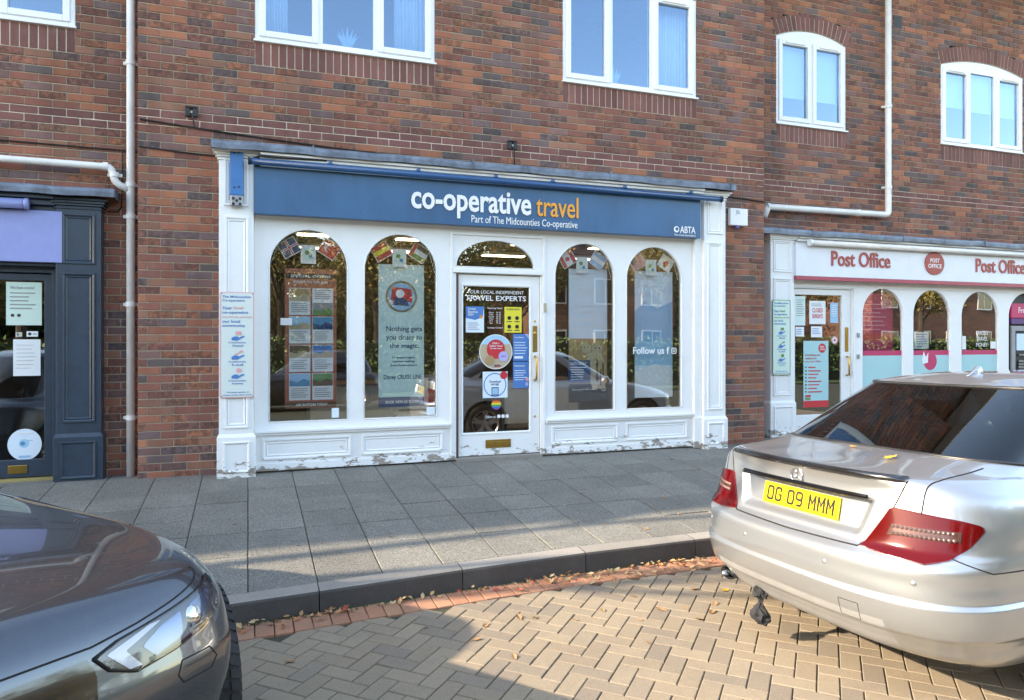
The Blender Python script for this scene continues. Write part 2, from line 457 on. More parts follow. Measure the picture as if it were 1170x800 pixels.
for j in range(-120, 120):
    for i in range(-60, 60):
        # 2x1 herringbone: unit cell of 4s along the diagonal staircase
        u = (i * 4 + j) * s; v = j * s
        hb(u, v, 2 * s, s)
        hb(u + 2 * s, v, s, 2 * s) if False else hb(u - s, v, s, 2 * s)
tag(mb.build('block_paving', M['paver']), kind='structure')
mb = MB()
ys = [-2.95, -3.0, -8.0, -14.0]
mb.grid([[(x, kerb_y(x) + .0 if k == 0 else y, rz(y) - .008) for x in (-60, -6, -2.5, -.06, .5, 1.14, 2.02, 3.3, 6, 60)] for k, y in enumerate([-2.95, -3.4, -8, -14])])
tag(mb.build('road', M['road_joint'], fix=True), kind='structure')
mb = MB().box(-400, 400, -400, 400, -.75, -.70)
tag(mb.build('ground', M['asphalt']), kind='structure')

# ------------------------------------------------------------------ brick building
ZB = -.315
CR = .075
bld = thing('brick_building', 'long multi-coloured brick terrace with white upstairs windows above the three shops', 'building', (2.5, 0, 0))

def brick_section(x0, x1, y, openings, ztop, phase=0, front_x=None):
    """real bricks, one island each, with recessed mortar. openings: functions z -> list of (xa, xb)"""
    bw = MB(); band = MB(); mo = MB()
    k = 0
    while ZB + k * CR < ztop:
        z0 = ZB + k * CR; z1 = z0 + CR; zm = (z0 + z1) / 2
        segs = [(x0, x1)]
        for op in openings:
            for xa, xb in op(zm):
                ns = []
                for a, b_ in segs:
                    if xb <= a or xa >= b_: ns.append((a, b_)); continue
                    if xa > a: ns.append((a, xa))
                    if xb < b_: ns.append((xb, b_))
                segs = ns
        isband = k in (48, 49)
        for a, b_ in segs:
            mo.add([(a, y + .007, z0), (b_, y + .007, z0), (b_, y + .007, z1), (a, y + .007, z1)], [(0, 1, 2, 3)], 1 if isband else 0)
            off = (phase + (k % 2) * .1125) % .225
            x = a - ((a - off) % .225)
            while x < b_:
                xa, xb = max(x + .005, a), min(x + .220, b_)
                if xb - xa > .02:
                    t = band if isband else bw
                    j = lambda: random.uniform(-.0012, .0012)
                    dy = random.uniform(-.0018, .0018)
                    p = [(xa + j(), z0 + .006 + j()), (xb + j(), z0 + .006 + j()), (xb + j(), z1 - .005 + j()), (xa + j(), z1 - .005 + j())]
                    c = .0022
                    cx, cz = (xa + xb) / 2, zm
                    f = [(q[0] + (c if q[0] < cx else -c), y + dy, q[1] + (c if q[1] < cz else -c)) for q in p]
                    m_ = [(q[0], y + dy + .0018, q[1]) for q in p]
                    bk = [(q[0], y + .012, q[1]) for q in p]
                    t.add(f + m_ + bk, [(0, 1, 2, 3)] + [(i + 4, (i + 1) % 4 + 4, (i + 1) % 4, i) for i in range(4)] + [(i + 8, (i + 1) % 4 + 8, (i + 1) % 4 + 4, i + 4) for i in range(4)])
                x += .225
        k += 1
    w = bw.build('wall', [M['brick']], bld)
    mo.build('mortar', [M['mortar'], M['pale_mortar']], w)
    band.build('brick_band', M['red_brick'], w)
    return w

def soldiers(xa, xb, z0, z1, y, arch=None):
    m_ = MB(); mo = MB()
    n = round((xb - xa) / .0755); st = (xb - xa) / n
    mo.add([(xa, y + .005, z0), (xb, y + .005, z0), (xb, y + .005, z1), (xa, y + .005, z1)], [(0, 1, 2, 3)])
    for i in range(n):
        x = xa + i * st; dy = random.uniform(-.0015, .001)
        m_.box(x + .005, x + st - .005, y + dy, y + .012, z0 + .005, z1 - .005)
    o = m_.build('soldier_course', M['red_brick'], bld, bev=.002)
    mo.build('mortar', M['pale_mortar'], o)

def arch_ring(xa, xb, zs, rise, y, depth=.215):
    """segmental arch of header bricks; springs at zs"""
    hw = (xb - xa) / 2; r = (hw * hw + rise * rise) / (2 * rise); cx = (xa + xb) / 2; cz = zs + rise - r
    a = math.asin(hw / r); n = round(2 * a * (r + depth / 2) / .077)
    m_ = MB(); mo = []
    for i in range(n):
        t0 = -a + 2 * a * i / n; t1 = -a + 2 * a * (i + 1) / n
        e = .005 / r
        q = []
        for rr, t in ((r + .003, t0 + e), (r + .003, t1 - e), (r + depth, t1 - e), (r + depth, t0 + e)):
            q.append((cx + rr * math.sin(t), cz + rr * math.cos(t)))
        dy = random.uniform(-.0015, .001)
        m_.add([(p[0], y - .003 + dy, p[1]) for p in q] + [(p[0], y + .012, p[1]) for p in q], [(0, 1, 2, 3), (4, 5, 1, 0), (5, 6, 2, 1), (6, 7, 3, 2), (7, 4, 0, 3)])
    o = m_.build('brick_arch', M['red_brick'], bld, bev=.0015, fix=True)
    ol = [(cx + r * math.sin(-a + 2 * a * i / 24), cz + r * math.cos(-a + 2 * a * i / 24)) for i in range(25)] + [(cx + (r + depth) * math.sin(a - 2 * a * i / 24), cz + (r + depth) * math.cos(a - 2 * a * i / 24)) for i in range(25)]
    shape('mortar', [ol], y + .002, .01, M['pale_mortar'], o)
    def hole(z):
        rr = r + depth - .004
        if z < zs - .03 or z > cz + rr: return []
        q = math.sqrt(max(0, rr * rr - (z - cz) ** 2))
        # outer side: ring ends are cut on the radius
        lim = hw + max(0, (z - zs)) * math.tan(a)
        q = min(q, lim)
        return [(cx - q, cx + q)]
    return hole, ([(cx + (r - .001) * math.sin(-a + 2 * a * i / 24), cz + (r - .001) * math.cos(-a + 2 * a * i / 24)) for i in range(25)])

WZ0, WZ1 = 4.185, 5.385
def upper_window(xa, xb, y, lights, opens, tag_):
    """white uPVC casement: part of the building; frame + panes + sill"""
    hole_op = lambda z: [(xa, xb)] if WZ0 - .225 < z < WZ1 else []
    hole, under = arch_ring(xa, xb, WZ1, .125, y)
    soldiers(xa, xb, WZ0 - .225, WZ0, y)
    yf = y + .012
    mb = MB()
    n = lights
    W = xb - xa; fw = .055
    # outer frame
    mb.box(xa, xa + fw, yf, yf + .07, WZ0 + .02, WZ1); mb.box(xb - fw, xb, yf, yf + .07, WZ0 + .02, WZ1)
    mb.box(xa + fw, xb - fw, yf, yf + .07, WZ0 + .02, WZ0 + .02 + fw); mb.box(xa + fw, xb - fw, yf, yf + .07, WZ1 - fw, WZ1)
    cw = (W - 2 * fw) / n
    for i in range(1, n):
        xm = xa + fw + cw * i; mb.box(xm - .028, xm + .028, yf, yf + .07, WZ0 + .02 + fw, WZ1 - fw)
    w = mb.build('window', M['upvc'], bld, bev=.004)
    # arched head infill
    pts = under[:] + [(xb, WZ1), (xa, WZ1)]
    shape('head_panel', [[(p[0], max(p[1], WZ1 + .001)) for p in under] + [(xb, WZ1 + .0005), (xa, WZ1 + .0005)]], yf + .004, .05, M['upvc'], w)
    panes = MB()
    for i in range(n):
        a = xa + fw + cw * i + (.028 if i else 0); b_ = xa + fw + cw * (i + 1) - (.028 if i < n - 1 else 0)
        z0 = WZ0 + .02 + fw; z1 = WZ1 - fw
        if opens[i]:
            sm = MB(); e = .06; y0 = yf - .018
            a2, b2, z2, z3 = a - .012, b_ + .012, z0 - .012, z1 + .012
            sm.box(a2, a2 + e, y0, yf + .05, z2, z3); sm.box(b2 - e, b2, y0, yf + .05, z2, z3)
            sm.box(a2 + e, b2 - e, y0, yf + .05, z2, z2 + e); sm.box(a2 + e, b2 - e, y0, yf + .05, z3 - e, z3)
            sm.build('casement', M['upvc'], w, bev=.006)
            vt = MB().box((a + b_) / 2 - .16, (a + b_) / 2 + .16, y0 - .012, y0 - .001, z3 - .042, z3 - .018)
            vt.build('trickle_vent', M['upvc'], w, bev=.003)
            panes.box(a2 + e, b2 - e, yf + .02, yf + .024, z2 + e, z3 - e)
        else:
            panes.box(a, b_, yf + .025, yf + .029, z0, z1)
    panes.build('pane', M['win_glass'], w)
    sl = MB().box(xa - .012, xb + .012, y - .03, yf + .06, WZ0 + .0005, WZ0 + .021)
    sl.build('sill', M['upvc'], w, bev=.004)
    # reveal and room behind
    rm = MB(); d = 1.7
    z0, z1 = WZ0 - .3, WZ1 + .05
    yb = yf + .0705
    xa2, xb2 = xa + .01, xb - .01
    rm.add([(xa2, yb, WZ0 + .03), (xb2, yb, WZ0 + .03), (xb2 + .6, yb + .2, WZ0 + .03), (xa2 - .6, yb + .2, WZ0 + .03)], [(0, 1, 2, 3)])
    rm.add([(xa2 - .6, yb + .2, z0), (xb2 + .6, yb + .2, z0), (xb2 + .6, yb + d, z0), (xa2 - .6, yb + d, z0), (xa2 - .6, yb + .2, z1), (xb2 + .6, yb + .2, z1), (xb2 + .6, yb + d, z1), (xa2 - .6, yb + d, z1)],
           [(0, 1, 2, 3), (4, 7, 6, 5), (1, 5, 6, 2), (2, 6, 7, 3), (3, 7, 4, 0)])
    rm.add([(xa2, yb, WZ0 + .03), (xa2, yb, WZ1), (xa2 - .6, yb + .2, WZ1), (xa2 - .6, yb + .2, WZ0 + .03)], [(0, 1, 2, 3)])
    rm.add([(xb2, yb, WZ0 + .03), (xb2, yb, WZ1), (xb2 + .6, yb + .2, WZ1), (xb2 + .6, yb + .2, WZ0 + .03)], [(0, 1, 2, 3)])
    rm.add([(xa2, yb, WZ1), (xb2, yb, WZ1), (xb2 + .6, yb + .2, WZ1), (xa2 - .6, yb + .2, WZ1)], [(0, 1, 2, 3)])
    rm.build('room', M['room'], w)
    return [hole_op, hole], yf
M['room'] = pm('room_wall', (.22, .26, .32), .9)
M['curtain'] = pm('pale_curtain', (.85, .87, .90), .9, var=.08)
M['blind'] = pm('roller_blind', (.85, .87, .90), .9, var=.03)

def curtain(xa, xb, y, label, group=None, z0=WZ0 + .05, z1=WZ1 - .02):
    rows = []
    for z in (z0, (z0 + z1) / 2, z1):
        r_ = []
        n = 60
        for i in range(n + 1):
            x = xa + (xb - xa) * i / n
            pinch = 1 if z > z0 + .1 else 1.05
            r_.append((x, y + .022 * math.sin(i * .95 + 1) * pinch + .008 * math.sin(i * 2.3), z))
        rows.append(r_)
    m_ = MB().grid(rows)
    o = single(m_, 'curtain', M['curtain'], label, 'curtain', group=group, smooth=True)
    md = o.modifiers.new('thick', 'SOLIDIFY'); md.thickness = .002
    return o
def blind(xa, xb, y, zb, label):
    t = thing('roller_blind', label, 'blind', ((xa + xb) / 2, y, zb))
    MB().box(xa, xb, y, y + .002, zb + .02, WZ1 - .04).build('fabric', M['blind'], t)
    MB().box(xa, xb, y - .006, y + .008, zb, zb + .02).build('bottom_bar', M['upvc'], t)
    MB().tube([(xa, y + .01, WZ1 - .03), (xb, y + .01, WZ1 - .03)], .022).build('roller', M['upvc'], t)

Yl, Yr = .277, .47
opsF, _ = [], 0
o1, yw1 = upper_window(.062, 1.857, 0, 3, (1, 0, 1), 'a'); opsF += o1
o2, yw2 = upper_window(3.331, 5.099, 0, 3, (1, 0, 1), 'b'); opsF += o2
o0, yw0 = upper_window(-3.30, -1.514, Yl, 3, (1, 0, 1), 'c')
o3, yw3 = upper_window(6.675, 7.878, Yr, 2, (1, 1), 'd')
o4, yw4 = upper_window(9.674, 11.43, Yr, 3, (1, 0, 1), 'e')
o5, yw5 = upper_window(13.3, 14.5, Yr, 2, (1, 1), 'f')
SH = lambda xa, xb, zt: (lambda z: [(xa, xb)] if z < zt else [])
brick_section(-.952, 6.091, 0, opsF + [SH(-.22, 5.38, 3.06)], 7.1, .02)
brick_section(-5.2, -.952, Yl, o0 + [SH(-5.4, -1.29, 2.6)], 7.1, .1)
brick_section(6.091, 15.5, Yr, o3 + o4 + o5 + [SH(6.47, 13.5, 2.66)], 7.1, .07)
# corners of the projecting front section, and the terrace running on out of sight
def brickplain():
    m, nt, b, N, L = newmat('brick_plain'); b.inputs['Roughness'].default_value = .9
    pos = geopos(N); sx = N.new('ShaderNodeSeparateXYZ'); L.new(pos, sx.inputs[0])
    cb = N.new('ShaderNodeCombineXYZ'); L.new(math_(N, L, 'ADD', sx.outputs['X'], sx.outputs['Y']), cb.inputs[0]); L.new(sx.outputs['Z'], cb.inputs[1])
    t = N.new('ShaderNodeTexBrick'); t.inputs['Scale'].default_value = 1; t.inputs['Brick Width'].default_value = .225; t.inputs['Row Height'].default_value = .075
    t.inputs['Mortar Size'].default_value = .005; t.inputs['Color1'].default_value = (.30, .11, .06, 1); t.inputs['Color2'].default_value = (.13, .08, .07, 1); t.inputs['Mortar'].default_value = (.28, .22, .16, 1)
    L.new(cb.outputs[0], t.inputs['Vector']); L.new(t.outputs['Color'], b.inputs['Base Color'])
    return m
M['brick_plain'] = brickplain()
def corner(x, y0, y1, sign):
    m_ = MB(); mo = MB(); k = 0
    while ZB + k * CR < 7.1:
        z0 = ZB + k * CR
        m_.box(x, x + sign * .008, y0 + (0.002 if k % 2 else .0), y0 + (.1 if k % 2 else .215), z0 + .006, z0 + CR - .005, 1 if k in (48, 49) else 0)
        m_.box(x, x + sign * .008, y0 + (.112 if k % 2 else .225), y1, z0 + .006, z0 + CR - .005, 1 if k in (48, 49) else 0)
        k += 1
    mo.box(x, x + sign * .004, y0 + .004, y1, ZB, 7.1)
    o = m_.build('return_wall', [M['brick'], M['red_brick']], bld); mo.build('mortar', M['mortar'], o)
corner(-.952, .0125, Yl, -1); corner(6.091, .0125, Yr, 1)
m_ = MB()
m_.box(-34, -5.2, Yl - .002, Yl + .25, -.3, 7.1); m_.box(15.5, 40, Yr - .002, Yr + .25, -.3, 7.1)
m_.box(-34, -33.8, Yl + .26, 9, -.3, 7.1); m_.box(39.8, 40, Yr + .26, 9, -.3, 7.1); m_.box(-33.8, 39.8, 8.8, 9, -.3, 7.1)
m_.build('wall', M['brick_plain'], bld)
# roof
M['tile'] = pm('roof_tile', (.06, .045, .045), .8, var=.4, scale=20, bump=.8, bscale=12)
m_ = MB()
EZ = 7.1
m_.add([(-34.5, -.35, EZ - .1), (40.5, -.35, EZ - .1), (40.5, 4.6, EZ + 3.3), (-34.5, 4.6, EZ + 3.3), (-34.5, 9.6, EZ - .1), (40.5, 9.6, EZ - .1)], [(0, 1, 2, 3), (3, 2, 5, 4), (0, 3, 4), (1, 5, 2)])
rf = m_.build('roof', M['tile'], bld)
m_ = MB()
y = -.35
for i in range(16):
    t = i / 16; yy = -.35 + 4.95 * t; zz = EZ - .1 + 3.4 * t
    m_.box(-34.4, 40.4, yy - .01, yy + .32, zz + .0, zz + .22) if False else None
MB().box(-34.5, 40.5, -.34, .5, EZ - .19, EZ - .11).build('soffit', M['upvc'], rf)
MB().tube([(-34.5, -.40, EZ - .14), (40.5, -.40, EZ - .14)], .06).build('gutter', M['pipe'], rf)
# air vent brick high on the right
MB().box(8.75, 8.9, Yr - .004, Yr + .01, 5.79, 5.96).build('air_vent', M['iron'], bld, bev=.003)

# curtains, blinds and ornaments seen in the upstairs windows
curtain(.12, .38, yw1 + .17, 'pale gathered curtain at the left edge of the window above the blue sign, left end')
curtain(1.46, 1.80, yw1 + .17, 'pale gathered curtain at the right edge of the window above the blue sign, left end')
curtain(4.66, 5.06, yw2 + .17, 'pale gathered curtain at the right of the window above the word travel side')
curtain(-3.2, -2.9, yw0 + .17, 'pale curtain in the window above the navy shop')
blind(6.74, 7.24, yw3 + .1, 4.60, 'pale roller blind in the left half of the two-light window above the Post Office')
blind(7.30, 7.80, yw3 + .1, 4.60, 'pale roller blind in the right half of the two-light window above the Post Office')
blind(9.74, 10.26, yw4 + .1, 4.80, 'pale roller blind in the left light of the three-light window above the Post Office')
blind(10.30, 10.84, yw4 + .1, 4.78, 'pale roller blind in the middle light of the three-light window above the Post Office')
blind(10.88, 11.38, yw4 + .1, 4.76, 'pale roller blind in the right light of the three-light window above the Post Office')
M['ornament'] = pm('pale_ornament', (.45, .62, .70), .4)
def ornament(x, y, label):
    m_ = MB()
    m_.lathe([(.0, 0), (.05, 0), (.06, .02), (.05, .05), (.0, .06)], (x, y, WZ0 + .04), (0, 0, 1), 16)
    for k in range(7):
        a = -1.0 + k * .33; h = .26 - abs(k - 3) * .03
        pts = [(x, y, WZ0 + .09), (x + math.sin(a) * h * .35, y + .01, WZ0 + .09 + h * .5), (x + math.sin(a) * h * .75, y, WZ0 + .09 + h)]
        m_.tube(pts, [.014, .02, .002], 6)
    single(m_, 'ornament', M['ornament'], label, 'ornament', smooth=True)
ornament(.97, yw1 + .16, 'pale leaf-shaped ornament standing in the middle light of the left window above the sign')
ornament(4.06, yw2 + .16, 'pale leaf-shaped ornament standing in the middle light of the right window above the sign')
# drainpipes
def pipe_thing(label, runs, r, clips, name='drainpipe'):
    t = thing(name, label, 'drainpipe', runs[0][-1])
    for k, rn in enumerate(runs): MB().tube(rn, r, 16).build('pipe', M['pipe'], t, smooth=True)
    for c, ax in clips:
        m_ = MB(); c = Vector(c); a = Vector(ax)
        m_.tube([c - a * .022, c + a * .022], r + .007, 16)
        if abs(a.z) > .5: m_.box(c.x - r - .03, c.x + r + .03, c.y + r - .01, c.y + r + .012, c.z - .015, c.z + .015)
        m_.build('bracket', M['pipe'], t, smooth=False)
    return t
def elbow(p0, p1, p2, rad=.07, n=6):
    p0, p1, p2 = map(Vector, (p0, p1, p2)); a = p1 + (p0 - p1).normalized() * rad; b_ = p1 + (p2 - p1).normalized() * rad
    return [tuple(a.lerp(p1, i / n).lerp(p1.lerp(b_, i / n), i / n)) for i in range(n + 1)]
yp = Yl - .09
pipe_thing('tall white drainpipe on the brick wall between the navy shop and the blue-signed shop', [[(-1.04, yp, 6.95), (-1.04, yp, -.02)]], .037,
           [((-1.04, yp, z), (0, 0, 1)) for z in (.55, 1.62, 2.45, 2.75, 3.9, 5.2)])
a = (-6, yp - .02, 2.93); b1 = (-1.2, yp - .02, 2.90); c1 = (-1.17, yp - .02, 2.76)
pipe_thing('white horizontal waste pipe above the navy shop joining the drainpipe with an elbow', [[a] + elbow(a, b1, c1, .05) + elbow(b1, c1, (-1.06, yp, 2.70), .05) + [(-1.05, yp, 2.69)]], .032,
           [((-1.245, yp - .02, 2.902), (1, 0, 0)), ((-1.172, yp - .02, 2.83), (0, 0, 1)), ((-3.2, yp - .02, 2.91), (1, 0, 0))], 'waste_pipe')
yp = Yr - .09
a = (8.55, yp, 6.95); b1 = (8.55, yp, 3.06); c1 = (6.46, yp, 3.045); d1 = (6.32, yp, 2.95)
pipe_thing('white drainpipe between the two right upstairs windows, turning left above the Post Office',
           [[a] + elbow(a, b1, c1, .06) + elbow(b1, c1, (6.40, yp, 2.9), .04) + [(6.40, yp, 2.90)]], .042,
           [((8.55, yp, 4.6), (0, 0, 1)), ((8.55, yp, 3.45), (0, 0, 1)), ((8.0, yp, 3.056), (1, 0, 0)), ((6.46, yp, 3.045), (1, 0, 0))])
# cables and old fittings
def sag(p, q, n, s_): return [tuple(Vector(p).lerp(Vector(q), i / n) - Vector((0, 0, s_ * 4 * (i / n) * (1 - i / n)))) for i in range(n + 1)]
single(MB().tube(sag((-.935, -.012, 3.325), (1.2, -.012, 3.20), 10, .012) + sag((1.2, -.012, 3.20), (3.2, -.012, 3.175), 8, .0)[1:] + [(3.6, -.012, 3.16), (6.09, -.012, 3.015)], .008, 6), 'wall_cable', M['cable'],
       'long thin black cable clipped to the bricks just above the blue-signed shop', 'cable')
single(MB().tube(sag((-6, Yl - .012, 3.15), (-.955, Yl - .012, 3.085), 10, .01), .007, 6), 'wall_cable', M['cable'], 'thin black cable on the bricks above the white waste pipe on the left', 'cable')
single(MB().tube([(-.945, -.012, 3.07), (-.6, -.012, 3.05), (-.30, -.012, 3.04)], .007, 6), 'wall_cable', M['cable'], 'short black cable running from the drainpipe to the lead cap of the blue-signed shop', 'cable')
single(MB().tube([(-1.12, Yl - .01, 3.09), (-1.125, Yl - .01, 2.75), (-1.13, Yl - .01, 2.55), (-1.16, Yl - .01, 2.50), (-1.25, Yl - .01, 2.50)], .006, 6), 'wall_cable', M['cable'], 'black cable hanging down beside the drainpipe to the navy shop', 'cable')
def fitting(x, z, label, tail):
    t = thing('cable_bracket', label, 'bracket', (x, -.01, z))
    MB().box(x - .055, x - .012, -.03, -.002, z - .03, z + .05).box(x + .012, x + .055, -.03, -.002, z - .03, z + .05).box(x - .055, x + .055, -.03, -.002, z + .05, z + .07).build('plate', M['iron'], t, bev=.008)
    MB().tube([(x, -.02, z + .02), (x + .015, -.03, z - .05), (x + .03, -.012, z - tail)], .007, 6).build('lead_wire', M['cable'], t)
    MB().tube([(x, -.002, z + .015), (x, -.035, z + .01)], .012, 10).build('stub', M['grey_box'], t)
fitting(-.50, 3.42, 'rusty dark bracket with a wire tail on the bricks above the left pilaster', .13)
fitting(2.72, 3.40, 'rusty dark bracket on the bricks above the middle of the blue sign', .22)
t = thing('alarm_box', 'small white junction box on the bricks right of the blue-signed shop', 'box', (5.67, -.04, 2.68))
MB().box(5.545, 5.80, -.06, -.002, 2.69, 2.90).build('case', M['upvc'], t, bev=.008)
MB().tube([(5.66, -.03, 2.66), (5.66, -.03, 2.69)], .03, 12).build('lens', pm('purple_lens', (.08, .07, .30), .3), t)
text('JBL', (5.62, 2.815, 5.69, 2.875), -.0605, M['grey_box'], t)

# ------------------------------------------------------------------ shopfront helpers
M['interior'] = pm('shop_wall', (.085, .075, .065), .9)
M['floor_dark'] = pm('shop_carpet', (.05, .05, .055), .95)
M['counter'] = pm('shop_furniture', (.22, .15, .10), .5)
M['lamp_panel'] = emit('ceiling_lamp', (1, .90, .68), 2.2)
M['paper'] = pm('white_paper', (.78, .79, .78), .6, var=.03)
def flat(name, col, rough=.5): return pm(name, col, rough, var=.03)

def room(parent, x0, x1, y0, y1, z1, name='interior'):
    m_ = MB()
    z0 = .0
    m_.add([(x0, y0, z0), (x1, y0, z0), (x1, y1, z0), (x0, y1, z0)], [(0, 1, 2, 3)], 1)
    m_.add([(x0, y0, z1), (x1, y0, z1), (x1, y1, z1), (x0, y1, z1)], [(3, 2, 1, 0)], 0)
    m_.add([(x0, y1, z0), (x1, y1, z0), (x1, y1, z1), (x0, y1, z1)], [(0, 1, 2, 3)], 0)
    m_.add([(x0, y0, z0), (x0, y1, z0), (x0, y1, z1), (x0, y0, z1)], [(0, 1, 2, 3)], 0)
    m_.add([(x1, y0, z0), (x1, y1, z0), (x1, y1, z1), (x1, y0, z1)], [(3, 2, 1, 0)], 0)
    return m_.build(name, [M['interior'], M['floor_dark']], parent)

def framed(mb, x0, x1, z0, z1, y, w=.022, d=.014, mi=0):
    """picture-frame moulding with sloping inner edge"""
    def ring(a, yy): return [(x0 + a, yy, z0 + a), (x1 - a, yy, z0 + a), (x1 - a, yy, z1 - a), (x0 + a, yy, z1 - a)]
    R_ = [ring(0, y + .001), ring(.002, y - d), ring(w * .55, y - d), ring(w, y - d * .4), ring(w + .004, y + .001)]
    b = len(mb.v)
    for r_ in R_: mb.v += r_
    for i in range(len(R_) - 1):
        for k in range(4):
            mb.f.append((b + i * 4 + k, b + i * 4 + (k + 1) % 4, b + (i + 1) * 4 + (k + 1) % 4, b + (i + 1) * 4 + k)); mb.m.append(mi)

def pilaster(parent, x0, x1, yf, yb, z0, z1, zb, mat, name='pilaster', upper=(2.55, 3.0), shaft=(.42, 2.45)):
    m_ = MB()
    m_.box(x0, x1, yf, yb, zb, z1 - .07)
    o = m_.build(name, mat, parent, bev=.004)
    b_ = MB(); b_.box(x0 - .018, x1 + .018, yf - .022, yb - .002, z0, zb - .02)
    b_.add([(x0 - .018, yf - .022, zb - .02), (x1 + .018, yf - .022, zb - .02), (x1, yf, zb + .012), (x0, yf, zb + .012), (x0 - .018, yb - .003, zb - .02), (x1 + .018, yb - .003, zb - .02), (x1, yb - .003, zb + .012), (x0, yb - .003, zb + .012)],
           [(0, 1, 2, 3), (0, 3, 7, 4), (1, 5, 6, 2)])
    w = x1 - x0
    framed(b_, x0 + .035, x1 - .035, z0 + .06, zb - .06, yf - .022)
    b_.build('plinth', mat, o, bev=.003)
    p = MB()
    framed(p, x0 + .045, x1 - .045, shaft[0] + .03, shaft[1], yf, .026, .014)
    framed(p, x0 + .075, x1 - .075, shaft[0] + .06, shaft[1] - .03, yf, .016, .009)
    framed(p, x0 + .045, x1 - .045, upper[0], upper[1], yf, .026, .014)
    framed(p, x0 + .075, x1 - .075, upper[0] + .03, upper[1] - .03, yf, .016, .009)
    p.build('panel_moulding', mat, o)
    c = MB()
    for k, (e, za, zc) in enumerate(((.012, z1 - .10, z1 - .085), (.020, z1 - .07, z1 - .05), (.035, z1 - .05, z1 - .025), (.055, z1 - .025, z1))):
        c.box(x0 - e, x1 + e, yf - e, yb - .001 * (k + 2), za + .0005, zc)
    c.build('capital', mat, o, bev=.004)
    return o

def lead_cap(parent, x0, x1, yf, yb, z):
    """lead flashing dressed over the cornice, slightly wavy"""
    rows = []
    n = int((x1 - x0) / .06)
    prof = [(yb, .055), (yf + .02, .038), (yf, .028), (yf - .006, .0), (yf - .004, -.042), (yf + .004, -.045)]
    for i in range(n + 1):
        x = x0 + (x1 - x0) * i / n
        w = .004 * math.sin(x * 5.1) + .003 * math.sin(x * 13.7 + 1)
        rows.append([(x, yy + w * .7, z + zz + w) for yy, zz in prof])
    m_ = MB().grid(rows)
    x = x0 + .9
    while x < x1:
        m_.box(x, x + .012, yf - .012, yb, z - .04, z + .052); x += 1.6
    for xx in (x0, x1): m_.box(xx - .003, xx + .003, yf - .003, yb, z - .04, z + .035)
    return m_.build('lead_flashing', M['lead'], parent, smooth=False, fix=True)

# ------------------------------------------------------------------ blue-signed travel shop
shop = thing('shopfront', 'white timber shopfront with blue travel sign and four arched windows', 'shopfront', (2.5, -.1, 0))
YF = -.05     # face of the window screen
wins = [(.195, .942), (1.108, 1.862), (3.212, 3.958), (4.112, 4.86)]
ZS = .484
outer = rect(.055, .012, 5.0, 2.50)
holes = [archp(a, ZS, b_, 2.376, .372) for a, b_ in wins]
DX0, DX1 = 2.075, 3.045
holes += [rect(DX0, .03, DX1, 1.995), ]
tr = [(2.075, 2.065)] + [(2.52 + .447 * math.cos(PI - PI * i / 24), 2.075 + .285 * math.sin(PI - PI * i / 24)) for i in range(25)] + [(2.965, 2.065)]
tr = [(p[0], p[1]) for p in tr]
holes += [tr]
scr = shape('window_screen', [outer] + holes, YF, .05, M['white'], shop, bev=.004)
# slender bead round each arch
bead = MB()
for a, b_ in wins:
    hp = archp(a, ZS, b_, 2.376, .372, 36)
    bead.tube([(x, YF - .001, z) for x, z in hp] + [(hp[0][0], YF - .001, hp[0][1])], .007, 6)
bead.tube([(x, YF - .001, z) for x, z in tr] + [(tr[0][0], YF - .001, tr[0][1])], .006, 6)
bead.build('window_bead', M['white'], scr, smooth=True)
for a, b_ in wins:
    shape('window_pane', [archp(a - .008, ZS - .008, b_ + .008, 2.384, .38)], YF + .028, .004, M['glass'], shop)
shape('window_pane', [[(2.06, 2.06), (2.98, 2.06), (2.98, 2.37), (2.06, 2.37)]], YF + .028, .004, M['glass'], shop)
# door frame, sill rail, stall riser panels
m_ = MB()
m_.box(2.005, 2.035, YF - .018, YF - .001, .03, 2.43); m_.box(3.062, 3.092, YF - .018, YF - .001, .03, 2.43); m_.box(2.035, 3.062, YF - .018, YF - .001, 2.40, 2.43)
m_.box(2.037, 3.060, YF - .022, YF - .001, 2.0, 2.045)
m_.build('door_surround', M['white'], shop, bev=.004)
for xa, xb in ((.058, 2.0), (3.097, 5.0)):
    m_ = MB(); m_.box(xa, xb, YF - .05, YF - .001, .385, .408).box(xa, xb, YF - .03, YF - .001, .360, .385)
    m_.box(xa, xb, YF - .014, YF - .001, .014, .085)
    xm = (xa + xb) / 2
    for p, q in ((xa + .07, xm - .05), (xm + .05, xb - .07)):
        framed(m_, p, q, .118, .325, YF, .03, .016)
        framed(m_, p + .04, q - .04, .155, .288, YF, .014, .008)
    m_.build('stall_riser', M['white'], shop, bev=.003)
# pilasters
pl = pilaster(shop, -.256, .053, -.15, -.002, -.028, 3.075, .385, M['white'])
pr = pilaster(shop, 5.10, 5.404, -.15, -.002, -.02, 3.06, .36, M['white'])
m_ = MB(); m_.box(5.002, 5.098, -.10, -.002, .0, 2.99)
m_.build('side_panel', M['white'], shop, bev=.004)
m_ = MB(); m_.box(4.985, 5.08, -.125, -.103, .0, .36); m_.build('plinth', M['white'], shop, bev=.004)
